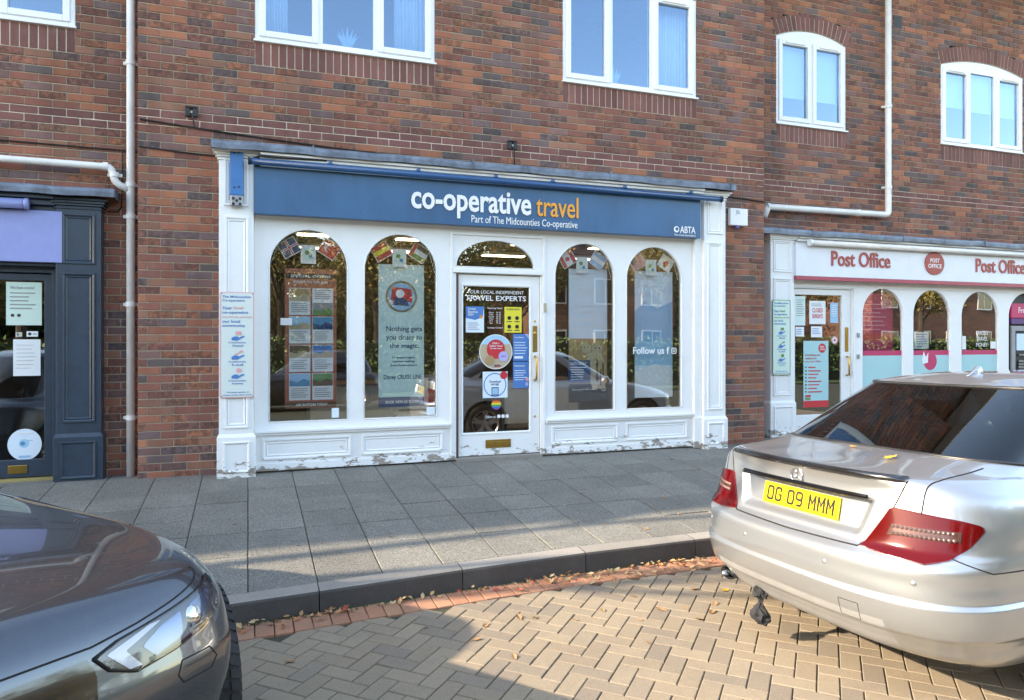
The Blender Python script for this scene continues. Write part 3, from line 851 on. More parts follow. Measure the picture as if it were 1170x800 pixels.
# fascia board and cornice
fb = MB().box(.056, 5.02, -.198, -.10, 2.482, 2.935)
fas = fb.build('fascia_board', M['blue'], shop, bev=.004)
m_ = MB()
m_.box(.056, 5.098, -.096, -.002, 2.502, 2.93)
m_.build('fascia_backing', M['white'], shop)
m_ = MB()
for k, (yy, za, zb) in enumerate(((-.165, 2.94, 2.975), (-.185, 2.975, 3.005), (-.215, 3.005, 3.035), (-.245, 3.035, 3.062))):
    m_.box(.11, 5.05, yy, -.001 * (k + 2), za + .0004, zb)
m_.build('cornice', M['white'], shop, bev=.004)
lead_cap(shop, -.315, 5.46, -.275, -.0, 3.102)
yt = -.2
text('co-operative', (1.559, 2.548, 2.867, 2.855), yt, M['white_letter'], fas, bold=.020, ext=.012)
text('travel', (2.925, 2.622, 3.427, 2.850), yt, M['orange_letter'], fas, bold=.006, ext=.012)
text('Part of The Midcounties Co-operative', (2.198, 2.492, 3.418, 2.592), yt, M['white_letter'], fas, ext=.004)
text('ABTA', (4.735, 2.532, 4.945, 2.612), yt, M['white_letter'], fas, bold=.01, ext=.003)
text('The travel association', (4.655, 2.497, 4.945, 2.520), yt, M['white_letter'], fas, ext=.002)
shape('emblem', [circ(4.687, 2.572, .036), circ(4.692, 2.575, .021)], yt - .003, .003, M['white_letter'], fas)
# awning tube with brackets, arm bracket on the left pilaster
aw = thing('awning_tube', 'long blue awning tube with small clips along the top of the blue sign', 'awning', (2.6, -.25, 2.96))
MB().tube([(.02, -.255, 2.962), (5.255, -.255, 2.948)], .031, 20).build('tube', M['tube_blue'], aw, smooth=True)
for x in (.75, 1.62, 2.45, 3.10, 3.98, 4.85):
    m_ = MB(); m_.box(x - .03, x + .03, -.262, -.15, 2.985, 3.0).box(x - .012, x + .02, -.27, -.23, 2.99, 3.02); m_.build('clip', M['tube_blue'], aw, bev=.004)
m_ = MB().tube([(.0, -.255, 2.962), (.02, -.255, 2.962)], .036, 16).tube([(5.255, -.255, 2.948), (5.275, -.255, 2.948)], .036, 16); m_.build('end_cap', M['iron'], aw)
MB().tube([(.0, -.25, 2.97), (.10, -.24, 3.02), (.35, -.22, 3.02), (.72, -.22, 3.03)], .008, 6).build('cord', M['iron'], aw)
t = thing('awning_arm_bracket', 'upright blue steel bar with a grey end box on the left white pilaster', 'bracket', (-.10, -.16, 2.54))
br = MB().box(-.158, -.040, -.200, -.160, 2.645, 3.115).build('bar', M['bracket_blue'], t, bev=.005)
for z in (3.04, 2.72):
    for dx in (-.02, .02):
        MB().lathe([(0, .006), (.008, .005), (.009, 0)], (-.099 + dx, -.2005, z + dx * .2), (0, -1, 0), 10).build('bolt', M['iron'], br)
m_ = MB().box(-.155, -.043, -.215, -.165, 2.535, 2.643)
e = m_.build('end_box', M['steel'], t, bev=.012)
for dx, dz in ((-.03, .02), (.03, .02), (-.03, -.03), (.03, -.03), (0, 0)):
    MB().lathe([(0, .008), (.012, .006), (.014, 0)], (-.099 + dx, -.2155, 2.59 + dz), (0, -1, 0), 10).build('bolt', M['iron'], e)
# the door: glazed leaf, set back in its frame
YD = YF + .03
dr = shape('door', [rect(DX0 + .006, .04, DX1 - .004, 1.985), rect(2.152, .283, 2.925, 1.868)], YD, .045, M['white'], shop, bev=.004)
shape('pane', [rect(2.145, .276, 2.932, 1.875)], YD + .02, .004, M['glass'], dr)
m_ = MB(); framed(m_, 2.138, 2.939, .268, 1.882, YD, .018, .008); m_.build('glazing_bead', M['white'], dr)
MB().box(DX0 - .0, DX0 + .026, YF + .003, YD - .002, .035, 1.99).build('door_jamb', M['wood_brown'], shop)
MB().box(DX0, DX1, YF - .05, YD + .05, -.01, .032).build('door_sill', M['kerb'], shop, bev=.005)
mb_ = MB().box(2.41, 2.70, YD - .009, YD - .001, .115, .205)
lb = mb_.build('letter_box', M['brass'], dr, bev=.003)
MB().box(2.435, 2.675, YD - .014, YD - .0095, .135, .185).build('flap', M['brass'], lb, bev=.003)
hx = 2.985
m_ = MB().box(hx - .027, hx + .027, YD - .007, YD - .001, 1.15, 1.44)
hd = m_.build('push_plate', M['brass'], dr, bev=.006)
MB().lathe([(0, .02), (.012, .018), (.014, .004), (.02, 0)], (hx, YD - .0075, 1.36), (0, -1, 0), 16).build('lock', M['brass'], hd, smooth=True)
MB().tube([(hx, YD - .001, 1.10), (hx, YD - .045, 1.09), (hx, YD - .05, 1.05), (hx, YD - .05, .89), (hx, YD - .045, .85), (hx, YD - .001, .84)], [.016, .012, .011, .011, .012, .016], 12).build('handle', M['brass'], dr, smooth=True)
for z in (1.49, .44): MB().lathe([(0, .008), (.012, .006), (.014, 0)], (hx, YD - .001, z), (0, -1, 0), 14).build('keyhole', M['brass'], dr, smooth=True)
t = MB().box(3.068, 3.10, -.085, -.069, 1.59, 1.69)
single(t, 'door_sensor', pm('beige_plastic', (.45, .38, .26), .5), 'tiny beige sensor box on the white frame right of the shop door', 'sensor', bev=.004)
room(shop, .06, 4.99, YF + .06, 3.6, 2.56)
for x in (.85, 2.0, 3.5, 4.6):
    for y in (1.25, 2.5):
        t = thing('ceiling_light', 'strip ceiling light inside the travel shop', 'light', (x, y, 2.5), 'ceiling lights inside the travel shop')
        MB().box(x - .33, x + .33, y - .09, y + .09, 2.51, 2.555).build('housing', M['upvc'], t)
        MB().box(x - .31, x + .31, y - .075, y + .075, 2.50, 2.509).build('diffuser', M['lamp_panel'], t)
def desk(x, y, label):
    t = thing('desk', label, 'desk', (x, y, 0))
    MB().box(x - .6, x + .6, y - .35, y + .35, .70, .73).build('top', M['counter'], t, bev=.005)
    MB().box(x - .57, x + .57, y - .30, y - .27, .12, .70).build('front_panel', M['paper'], t)
    for sx in (-1, 1): MB().box(x + sx * .56, x + sx * .60, y - .3, y + .3, 0, .70).build('leg', M['steel'], t)
    MB().box(x - .2, x + .2, y - .02, y, .82, 1.08).build('monitor', M['iron'], t, bev=.006)
desk(1.3, 2.3, 'wooden desk with a black monitor deep inside the left half of the travel shop')
desk(3.9, 2.3, 'wooden desk with a black monitor deep inside the right half of the travel shop')
def chair(x, y, lab):
    t = thing('chair', lab, 'chair', (x, y, 0))
    MB().box(x - .22, x + .22, y - .22, y + .22, .44, .48).build('seat', M['paper'], t, bev=.01)
    MB().box(x - .22, x + .22, y + .19, y + .22, .5, .85).build('backrest', M['paper'], t, bev=.01)
    for sx in (-1, 1):
        for sy in (-1, 1): MB().tube([(x + sx * .18, y + sy * .18, .44), (x + sx * .21, y + sy * .21, 0)], .012, 8).build('leg', M['steel'], t)
chair(1.72, .45, 'white chair just inside the second arched window, at the foot of the mint banner')

# --- posters and stickers of the travel shop
YP = .08
C_ = {k: flat('print_' + k, v) for k, v in dict(
    terracotta=(.42, .13, .08), black=(.012, .012, .014), navy=(.02, .06, .16), mint=(.62, .78, .74), white=(.78, .80, .80), sky=(.30, .52, .72), sea=(.08, .28, .45),
    sand=(.50, .40, .26), green=(.12, .26, .08), red=(.60, .03, .04), pink=(.75, .35, .36), yellow=(.80, .68, .05), tan=(.42, .27, .13), dark=(.05, .05, .06),
    blue=(.06, .20, .50), pale=(.70, .80, .88), lilac=(.45, .42, .75), grey=(.30, .31, .32), brown=(.14, .08, .05), orange=(.75, .25, .03), teal=(.36, .60, .62), purple=(.10, .03, .15), lightgrey=(.55, .56, .57), lightblue=(.35, .60, .78), magenta=(.55, .03, .12), paleg=(.62, .76, .66)).items()}
def sheet(name, label, cat, x0, z0, x1, z1, y, col, th=.003, round_=0):
    t = thing(name, label, cat, ((x0 + x1) / 2, y, z0))
    ol = rrect(x0, z0, x1, z1, round_) if round_ else rect(x0, z0, x1, z1)
    b = shape('board', [ol], y, th, C_[col], t)
    return t, b
def art(parent, y, items):
    """items: ('r', x0,z0,x1,z1,col) rect | ('c', cx,cz,r,col) | ('t', text, x0,z0,x1,z1,col) | ('p', pts, col)"""
    for k, it in enumerate(items):
        yy = y - .0012 - .0007 * (k % 6)
        if it[0] == 'r': shape('print', [rect(*it[1:5])], yy, .0006, C_[it[5]], parent)
        elif it[0] == 'c': shape('print', [circ(it[1], it[2], it[3])], yy, .0006, C_[it[4]], parent)
        elif it[0] == 'ring': shape('print', [circ(it[1], it[2], it[3]), circ(it[1], it[2], it[4])], yy, .0006, C_[it[5]], parent)
        elif it[0] == 'p': shape('print', [it[1]], yy, .0006, C_[it[2]], parent)
        elif it[0] == 't': text(it[1], it[2:6], yy, C_[it[6]], parent, ext=.0006, bold=.014)
def lines(x0, x1, zt, n, dz, h, col, rnd):
    out = []
    for i in range(n):
        out.append(('r', x0, zt - i * dz - h, x0 + (x1 - x0) * rnd.uniform(.7, 1), zt - i * dz, col))
    return out
rn = random.Random(5)
# 1: terracotta offers banner
t, b = sheet('offers_banner', 'tall terracotta banner of eight holiday offer cards in the first arched window', 'banner', .345, .60, .848, 2.0, YP, 'terracotta')
art(b, YP, [('r', .352, 1.90, .842, 1.95, 'black'), ('t', 'SPECIAL OFFERS', .40, 1.912, .79, 1.938, 'white'), ('t', 'ESCAPE TO THE SUN', .43, 1.855, .76, 1.88, 'white'), ('r', .352, .61, .842, .66, 'brown'), ('t', 'ASK IN STORE TODAY', .45, .622, .76, .647, 'white')])
pics = ['tan', 'grey', 'lightblue', 'sea', 'brown', 'blue', 'sky', 'green']
for r_ in range(4):
    for c_ in range(2):
        x0 = .385 + c_ * .225; z0 = 1.535 - r_ * .285
        o = shape('offer_card', [rect(x0, z0, x0 + .205, z0 + .27)], YP - .004, .001, C_['white'], b)
        k = r_ * 2 + c_
        pz0 = z0 + (.14 if k != 1 else .0)
        art(t, YP - .005, [('r', x0 + .005, pz0, x0 + .20, pz0 + .125, pics[k]), ('p', [(x0 + .005, pz0 + .001), (x0 + .20, pz0 + .001), (x0 + .20, pz0 + .05), (x0 + .14, pz0 + .075), (x0 + .08, pz0 + .04), (x0 + .005, pz0 + .06)], ['sand', 'green', 'sand', 'navy', 'sand', 'sand', 'sea', 'brown'][k])]
            + lines(x0 + .02, x0 + .185, z0 + (.12 if k != 1 else .255), 5, .021, .007, 'grey', rn))
# 2: mint banner with words
t, b = sheet('cruise_banner', 'tall pale mint banner reading Nothing gets you closer to the magic', 'banner', 1.275, .585, 1.757, 2.075, YP, 'mint')
art(b, YP, [('t', 'Nothing gets', 1.355, 1.36, 1.735, 1.43, 'navy'), ('t', 'you closer to', 1.355, 1.27, 1.735, 1.34, 'navy'), ('t', 'the magic.', 1.39, 1.185, 1.70, 1.25, 'navy'),
            ('t', '15 brand nights', 1.42, 1.085, 1.66, 1.11, 'navy'), ('t', 'summer sailings', 1.42, 1.045, 1.66, 1.07, 'navy'), ('t', 'from Southampton', 1.40, 1.005, 1.68, 1.03, 'navy'),
            ('t', 'Disney CRUISE LINE', 1.33, .86, 1.73, .92, 'navy'), ('r', 1.275, .585, 1.757, .685, 'navy'), ('t', 'BOOK WITH US TODAY', 1.35, .62, 1.70, .65, 'white')])
shape('porthole', [circ(1.515, 1.74, .165, n=40), circ(1.515, 1.74, .145, n=40)], YP - .006, .005, pm('dull_gold', (.30, .24, .14), .4, .6), t)
shape('porthole_picture', [circ(1.515, 1.74, .146)], YP - .002, .001, C_['sky'], t)
art(t, YP - .002, [('p', [(1.40, 1.70), (1.63, 1.68), (1.62, 1.82), (1.42, 1.84)], 'red'), ('p', [(1.42, 1.65), (1.60, 1.64), (1.56, 1.72), (1.44, 1.73)], 'navy'), ('c', 1.5, 1.77, .045, 'white')])
# 3: riviera banner
t, b = sheet('riviera_banner', 'tall tan and grey banner with two wild cat cubs in the third arched window', 'banner', 3.44, .57, 3.93, 2.10, YP, 'tan')
cub = lambda cx, cz, r: [('c', cx, cz, r, 'sand'), ('c', cx - r * .8, cz + r * .8, r * .35, 'tan'), ('c', cx + r * .8, cz + r * .8, r * .35, 'tan'), ('c', cx - r * .35, cz + r * .15, r * .13, 'black'), ('c', cx + r * .35, cz + r * .15, r * .13, 'black'), ('c', cx, cz - r * .3, r * .2, 'brown')]
art(b, YP, [('r', 3.44, 1.30, 3.93, 2.10, 'pale'), ('t', 'Discover', 3.58, 1.97, 3.79, 2.02, 'white'), ('t', 'RIVIERA', 3.56, 1.80, 3.86, 1.87, 'white'), ('ring', 3.60, 1.83, .075, .066, 'white'),
            ('t', 'The most exclusive', 3.52, 1.66, 3.86, 1.70, 'white'), ('t', 'collection of', 3.56, 1.58, 3.82, 1.62, 'white'), ('t', 'worldwide tours', 3.53, 1.50, 3.85, 1.54, 'white'), ('t', 'escorted by experts', 3.50, 1.42, 3.88, 1.45, 'white')])
art(t, YP - .006, [('p', [(3.66, 1.12), (3.84, 1.17), (3.91, 1.0), (3.90, .72), (3.74, .72), (3.66, .95)], 'sand')] + cub(3.66, 1.19, .065) + cub(3.80, 1.18, .07))
art(t, YP - .012, [('r', 3.78, .80, 3.81, 1.08, 'brown'), ('r', 3.86, .82, 3.88, 1.02, 'brown'), ('r', 3.83, .76, 3.85, .95, 'brown')])
t2, b2 = sheet('deals_card', 'small navy information card low in the third arched window', 'poster', 3.42, .80, 3.70, 1.05, YP - .03, 'navy')
art(b2, YP - .03, [('t', 'LATE DEALS', 3.45, 1.0, 3.64, 1.03, 'white')] + lines(3.45, 3.66, .975, 6, .027, .009, 'pale', rn))
art(b, YP, [('r', 3.44, .57, 3.93, .78, 'black'), ('t', 'Call today for more details', 3.48, .70, 3.80, .725, 'white'), ('ring', 3.88, .72, .028, .022, 'white')])
# 4: beach banner
t, b = sheet('beach_banner', 'tall blue and white beach banner in the fourth arched window', 'banner', 4.295, .60, 4.81, 2.10, YP, 'pale')
art(b, YP, [('p', [(4.295, 1.25), (4.81, 1.20), (4.81, 1.75), (4.60, 1.66), (4.42, 1.74), (4.295, 1.62)], 'sky'), ('r', 4.295, .98, 4.81, 1.26, 'lightblue'), ('p', [(4.295, .60), (4.81, .60), (4.81, .92), (4.58, 1.0), (4.295, .90)], 'white'),
            ('t', 'Discover', 4.33, 1.98, 4.56, 2.04, 'white'), ('t', 'Experience', 4.33, 1.89, 4.62, 1.95, 'white'), ('t', 'beautiful', 4.33, 1.80, 4.55, 1.86, 'white'), ('t', 'Barbados', 4.33, 1.71, 4.57, 1.77, 'white')])
fl = MB(); fu = text('Follow us', (4.215, 1.12, 4.63, 1.20), YF + .0265, M['white_letter'], None, 'window_lettering', bold=.01, ext=.001)
for v in fu.data.vertices: v.co.y += 0
fu.data.transform(Matrix.Translation((-4.42, -(YF + .026), -1.16))); fu.location = (4.42, YF + .026, 1.16)
tag(fu, 'white words Follow us stuck on the glass of the fourth arched window', 'lettering')
f2 = text('f', (4.665, 1.12, 4.70, 1.20), YF + .0265, M['white_letter'], fu, 'social_icon', bold=.02, ext=.001)
shape('social_icon', [rrect(4.73, 1.12, 4.80, 1.19, .018), rrect(4.738, 1.128, 4.792, 1.182, .014)], YF + .0255, .001, M['white_letter'], fu)
shape('social_icon', [circ(4.765, 1.155, .017), circ(4.765, 1.155, .010)], YF + .0255, .001, M['white_letter'], fu)
# door stickers (on the glass)
YG = YD + .0195
def sticker(label, x0, z0, x1, z1, col, items, r=0, name='door_poster', cat='poster'):
    t, b = sheet(name, label, cat, x0, z0, x1, z1, YG - .0006, col, .0005, r)
    art(b, YG - .0006, items); return t
t = thing('window_lettering', 'white words YOUR LOCAL INDEPENDENT TRAVEL EXPERTS across the top of the shop door glass', 'lettering', (2.54, YG, 1.70))
text('YOUR LOCAL INDEPENDENT', (2.215, 1.785, 2.86, 1.82), YG, M['white_letter'], t, ext=.0006)
text('TRAVEL EXPERTS', (2.19, 1.71, 2.885, 1.765), YG, M['white_letter'], t, ext=.0006, bold=.012)
sticker('white card with a blue round heading at the top left of the shop door', 2.195, 1.365, 2.40, 1.645, 'pale', [('p', [(2.195, 1.645), (2.40, 1.645), (2.385, 1.53), (2.30, 1.50), (2.195, 1.52)], 'blue'), ('t', 'Society', 2.22, 1.605, 2.31, 1.63, 'white'), ('t', 'Elections', 2.22, 1.575, 2.33, 1.60, 'white'), ('t', '2024', 2.22, 1.545, 2.28, 1.57, 'white'), ('c', 2.365, 1.535, .018, 'orange')] + lines(2.22, 2.36, 1.47, 4, .022, .007, 'grey', rn))
t = thing('opening_hours', 'white opening times printed between the two top cards on the shop door', 'lettering', (2.53, YG, 1.38))
text('Opening Times', (2.44, 1.615, 2.61, 1.64), YG, M['white_letter'], t, ext=.0006)
text('Mon\nTue\nWed\nThu\nFri\nSat', (2.45, 1.46, 2.51, 1.59), YG, M['white_letter'], t, ext=.0006)
text('9-5\n9-5\n9-5\n9-5\n9-5\n9-4', (2.54, 1.46, 2.59, 1.59), YG, M['white_letter'], t, ext=.0006)
text('Sunday Closed', (2.44, 1.405, 2.61, 1.425), YG, M['white_letter'], t, ext=.0006)
sticker('bright yellow notice with four black symbols at the top right of the shop door', 2.635, 1.365, 2.835, 1.645, 'yellow', [('t', 'PLEASE NOTE', 2.66, 1.61, 2.81, 1.63, 'dark')] + [('c', 2.69 + .09 * i, 1.43 + .095 * j, .022, 'black') for i in range(2) for j in range(2)] + [('r', 2.66 + .09 * i, 1.385 + .095 * j, 2.72 + .09 * i, 1.395 + .095 * j, 'dark') for i in range(2) for j in range(2)])
cx, cz = 2.535, 1.155
t = thing('round_sticker', 'large round sticker with a red disc in the middle of the shop door', 'sticker', (cx, YG, cz - .19))
b = shape('board', [circ(cx, cz, .19, n=44)], YG - .0006, .0005, C_['sand'], t)
art(b, YG - .0006, [('p', [(cx + .19 * math.cos(a), cz + .19 * math.sin(a)) for a in [R(25 + 130 * i / 20) for i in range(21)]], 'lightblue'), ('ring', cx, cz, .19, .182, 'white'), ('c', cx, cz + .03, .105, 'red'), ('t', 'Click +', cx - .04, cz + .085, cx + .04, cz + .105, 'white'), ('t', 'Collect Travel', cx - .075, cz + .055, cx + .075, cz + .075, 'white'), ('t', 'Money Here!', cx - .065, cz + .025, cx + .065, cz + .045, 'white'),
    ])
art(t, YG - .0055, [('c', cx + .085, cz - .05, .055, 'lilac'), ('t', 'ASK US', cx + .06, cz - .055, cx + .11, cz - .04, 'navy'), ('c', cx - .07, cz - .09, .05, 'tan'), ('r', cx - .02, cz - .16, cx + .05, cz - .14, 'navy'), ('r', cx - .0, cz - .16, cx + .05, cz - .15, 'red')])
sticker('upper of two blue leaflets at the right of the shop door', 2.735, 1.055, 2.93, 1.35, 'blue', [('t', 'Travel Money', 2.75, 1.30, 2.86, 1.32, 'white'), ('p', [(2.87, 1.35), (2.93, 1.35), (2.93, 1.28)], 'lilac')] + lines(2.75, 2.91, 1.26, 5, .03, .007, 'pale', rn) + [('r', 2.75, 1.08, 2.85, 1.105, 'white')])
sticker('lower of two blue leaflets at the right of the shop door', 2.735, .755, 2.93, 1.045, 'blue', [('t', 'Holiday Insurance', 2.75, .985, 2.87, 1.01, 'white')] + lines(2.75, 2.9, .95, 5, .025, .007, 'pale', rn) + [('c', 2.90, .85, .02, 'pink'), ('r', 2.88, .78, 2.91, .815, 'lilac')])
sticker('square pale blue poster with a ring and a phone low on the shop door', 2.385, .655, 2.67, .94, 'pale', [('ring', 2.525, .795, .13, .12, 'blue'), ('t', 'Download', 2.46, .82, 2.59, .845, 'navy'), ('t', 'our app', 2.48, .785, 2.57, .81, 'navy'), ('r', 2.485, .68, 2.565, .77, 'navy'), ('r', 2.492, .69, 2.558, .76, 'sky'), ('c', 2.625, .90, .042, 'red'), ('t', 'NEW', 2.605, .89, 2.645, .91, 'white')])
t = thing('round_sticker', 'small round rainbow sticker near the bottom of the shop door', 'sticker', (2.54, YG, .52))
for i, c_ in enumerate([(.6, .03, .03), (.75, .25, .02), (.8, .65, .05), (.08, .35, .08), (.05, .15, .5), (.25, .05, .35)]):
    z1 = .58 + .055 - i * .0183; z0 = z1 - .0183; r_ = .055
    pts = []
    for k in range(7):
        z = z0 + (z1 - z0) * k / 6; q = math.sqrt(max(0, r_ * r_ - (z - .58) ** 2)); pts.append((2.54 + q, z))
    for k in range(7):
        z = z1 - (z1 - z0) * k / 6; q = math.sqrt(max(0, r_ * r_ - (z - .58) ** 2)); pts.append((2.54 - q, z))
    shape('stripe', [pts], YG - .0006, .0005, flat('stripe_%d' % i, c_), t)
t = thing('window_lettering', 'white follow us words with three round icons at the foot of the shop door', 'lettering', (2.56, YG, .42))
text('Follow us', (2.42, .435, 2.53, .465), YG, M['white_letter'], t, ext=.0006)
for k in range(3): shape('social_icon', [circ(2.57 + .048 * k, .452, .02)], YG - .0005, .0005, M['white_letter'], t)
single(MB().box(.79, .86, YF + .026, YF + .0275, .505, .60), 'small_card', C_['pale'], 'tiny pale card stuck at the bottom right corner of the first arched window', 'card')
single(MB().box(1.76, 1.85, YF + .026, YF + .0275, .50, .58), 'small_card', C_['pale'], 'tiny pale card stuck at the bottom right corner of the second arched window', 'card')
single(MB().box(.30, .41, YF + .026, YF + .0275, 1.43, 1.50), 'small_card', C_['lightgrey'], 'small faded card over the left edge of the terracotta banner', 'card')
# bunting
def bunting(a, b_, flags, label):
    t = thing('bunting', label, 'bunting', ((a + b_) / 2, YF + .08, 2.0))
    xm = (a + b_) / 2; y = YF + .085
    pts = [(a + .01, y, 2.22), (a + .2, y, 2.24), (xm, y, 2.19), (b_ - .2, y, 2.24), (b_ - .01, y, 2.22)]
    pts = [(a, y, 2.0), (a + .11, y, 2.30), (xm - .13, y, 2.235), (xm, y, 2.215), (xm + .13, y, 2.235), (b_ - .09, y, 2.30), (b_, y, 2.0)]
    MB().tube(pts, .003, 6).build('string', M['paper'], t)
    for k, (cx, cz, rot) in enumerate(((a + .19, 2.20, .55), (xm, 2.14, 0), (b_ - .17, 2.20, -.55))):
        f = flags[k]
        w, h = .085, .075
        if k == 1: w, h = .065, .085
        def tp(p): 
            x, z = p; return (cx + x * math.cos(rot) - z * math.sin(rot), cz + x * math.sin(rot) + z * math.cos(rot))
        fo = shape('flag', [[tp(p) for p in rect(-w - .008, -h - .008, w + .008, h + .008)]], y - .003, .001, M['paper'], t)
        for j, (kind, *r_) in enumerate(f):
            yy = y - .0045 - j * .0006
            if kind == 'r': shape('print', [[tp((q[0] * w, q[1] * h)) for q in rect(*r_[:4])]], yy, .0004, C_[r_[4]], fo)
            else: shape('print', [[tp((q[0] * w, q[1] * h)) for q in circ(r_[0], r_[1], r_[2], r_[2] * w / h, n=20)]], yy, .0004, C_[r_[3]], fo)
tri = lambda a, b_, c: [('r', -1, -1, -.33, 1, a), ('r', -.33, -1, .33, 1, b_), ('r', .33, -1, 1, 1, c)]
tri_h = lambda a, b_, c: [('r', -1, .33, 1, 1, a), ('r', -1, -.33, 1, .33, b_), ('r', -1, -1, 1, -.33, c)]
mapf = [('r', -.8, -.7, .8, .7, 'paleg'), ('c', -.2, .2, .35, 'green'), ('c', .3, -.3, .3, 'sea')]
bunting(*wins[0], [[('r', -1, -1, 1, 1, 'navy'), ('r', -1, -.15, 1, .15, 'white'), ('r', -.15, -1, .15, 1, 'white'), ('r', -1, -.07, 1, .07, 'red'), ('r', -.07, -1, .07, 1, 'red')], mapf, [('r', -1, -1, 1, 1, 'red'), ('c', -.15, 0, .45, 'white'), ('c', .0, 0, .36, 'red')]], 'string of three flags with a red crescent flag in the first arched window')
bunting(*wins[1], [tri_h('red', 'yellow', 'red'), mapf, [('r', -1, .33, 1, 1, 'dark'), ('r', -1, -.33, 1, .33, 'white'), ('r', -1, -1, 1, -.33, 'green'), ('r', -1, -1, -.6, 1, 'red')]], 'string of three flags with a red and yellow one in the second arched window')
bunting(*wins[2], [[('r', -1, -1, -.5, 1, 'red'), ('r', .5, -1, 1, 1, 'red'), ('c', 0, 0, .3, 'red')], mapf, [('r', -1, -1, 1, -.33, 'sky'), ('r', -1, .33, 1, 1, 'sky')]], 'string of three flags with a red and white maple flag in the third arched window')
bunting(*wins[3], [[('r', -1, -1 + 2 * i / 7 * 1.0, 1, -1 + 2 * i / 7 + .15, 'red') for i in range(7)] + [('r', -1, 0, -.1, 1, 'navy')], mapf, [('c', 0, -.1, .4, 'red'), ('r', -.2, -.8, .2, -.3, 'dark')]], 'string of three flags with a stars and stripes one in the fourth arched window')
# community plaques
def plaque(x0, x1, z0, z1, y, edge, label, ac):
    t = thing('community_sign', label, 'sign', ((x0 + x1) / 2, y, z0))
    b = shape('board', [rrect(x0, z0, x1, z1, .012)], y, .004, C_[edge], t)
    w = x1 - x0; h = z1 - z0
    shape('panel', [rrect(x0 + .008, z0 + .008, x1 - .008, z1 - .008, .008)], y - .001, .001, C_['paleg'] if ac == 'green' else flat('pale_panel', (.66, .72, .68)), t)
    X = lambda f: x0 + w * f
    Z = lambda f: z0 + h * f
    yy = y - .0005
    it = [('t', 'The Midcounties', X(.06), Z(.945), X(.9), Z(.968), 'blue'), ('t', 'Co-operative', X(.06), Z(.905), X(.72), Z(.932), 'blue'), ('t', 'Your', X(.06), Z(.835), X(.34), Z(.865), 'blue'), ('t', 'local', X(.4), Z(.84), X(.68), Z(.867), ac),
          ('t', 'co-operative', X(.06), Z(.79), X(.82), Z(.82), 'blue'), ('t', 'owned by, serving', X(.06), Z(.755), X(.92), Z(.775), ac), ('t', 'our local', X(.06), Z(.71), X(.58), Z(.738), 'blue'), ('t', 'community', X(.06), Z(.665), X(.74), Z(.695), 'blue')]
    art(b, yy - .001, it)
    for k, (a1, a2) in enumerate((('Community', 'Owned'), ('Community', 'Led'), ('Community', 'Rewarding'))):
        zc = .57 - k * .18
        hand = [(X(.33), Z(zc - .025)), (X(.5), Z(zc - .03)), (X(.72), Z(zc + .01)), (X(.68), Z(zc + .018)), (X(.55), Z(zc)), (X(.5), Z(zc + .012)), (X(.4), Z(zc + .01)), (X(.33), Z(zc - .005))]
        its = [('p', hand, 'blue'), ('t', a1, X(.24), Z(zc - .058), X(.76), Z(zc - .038), 'blue'), ('t', a2, X(.35), Z(zc - .085), X(.67), Z(zc - .066), 'blue')]
        if k == 0: its.append(('r', X(.46), Z(zc + .025), X(.62), Z(zc + .06), ac))
        if k == 1: its.append(('p', [(X(.4), Z(zc + .02)), (X(.58), Z(zc + .045)), (X(.57), Z(zc + .055)), (X(.68), Z(zc + .06)), (X(.64), Z(zc + .035)), (X(.61), Z(zc + .04)), (X(.42), Z(zc + .012))], ac))
        if k == 2: its.append(('c', X(.55), Z(zc + .05), .022, ac))
        art(t, yy - .003, its)
    art(t, yy - .003, [('t', 'Working together to', X(.18), Z(.045), X(.85), Z(.06), 'blue'), ('t', 'create a better, fairer world', X(.08), Z(.02), X(.92), Z(.035), 'blue')])
    for px in (x0 + .014, x1 - .014):
        for qz in (z0 + .014, z1 - .014): MB().lathe([(0, .003), (.005, .002), (.006, 0)], (px, y - .0015, qz), (0, -1, 0), 10).build('screw', M['steel'], t)
plaque(-.243, .055, .74, 1.735, -.176, 'pink', 'narrow pale sign with a pink edge on the left pilaster of the travel shop', 'pink')

# ------------------------------------------------------------------ Post Office
po = thing('shopfront', 'white Post Office shopfront with red lettering, on the right', 'shopfront', (9.8, Yr - .1, 0))
YQ = Yr - .06
pw = [(8.112, 8.865), (9.062, 9.792), (10.022, 10.80), (11.02, 11.80), (12.1, 12.88)]
scr = shape('window_screen', [rect(6.80, .012, 13.45, 2.15), rect(6.885, .03, 7.93, 1.985)] + [archp(a, .484, b_, 2.01, .37) for a, b_ in pw], YQ, .05, M['white'], po, bev=.004)
for a, b_ in pw:
    if a == 11.02: continue
    shape('window_pane', [archp(a - .008, .476, b_ + .008, 2.018, .378)], YQ + .028, .004, M['glass'], po)
pilaster(po, 6.44, 6.82, Yr - .17, Yr - .002, -.02, 2.675, .47, M['white'], upper=(2.18, 2.60), shaft=(.52, 2.10))
pilaster(po, 13.1, 13.45, Yr - .17, Yr - .002, -.02, 2.675, .47, M['white'], upper=(2.18, 2.60), shaft=(.52, 2.10))
pfas = MB().box(6.822, 13.09, Yr - .205, Yr - .002, 2.135, 2.56).build('fascia_board', M['po_white'], po, bev=.004)
MB().box(6.822, 13.09, Yr - .21, Yr - .15, 2.085, 2.133).build('red_strip', M['po_red'], po, bev=.003)
MB().box(6.83, 13.08, Yr - .15, Yr - .002, 2.155 - .01, 2.13).build('soffit', M['white'], po)
m_ = MB()
for k, (yy, za, zb) in enumerate(((-.15, 2.562, 2.60), (-.19, 2.60, 2.635), (-.23, 2.635, 2.668))): m_.box(6.86, 13.06, Yr + yy, Yr - .001 * (k + 2), za + .0004, zb)
m_.build('cornice', M['white'], po, bev=.004)
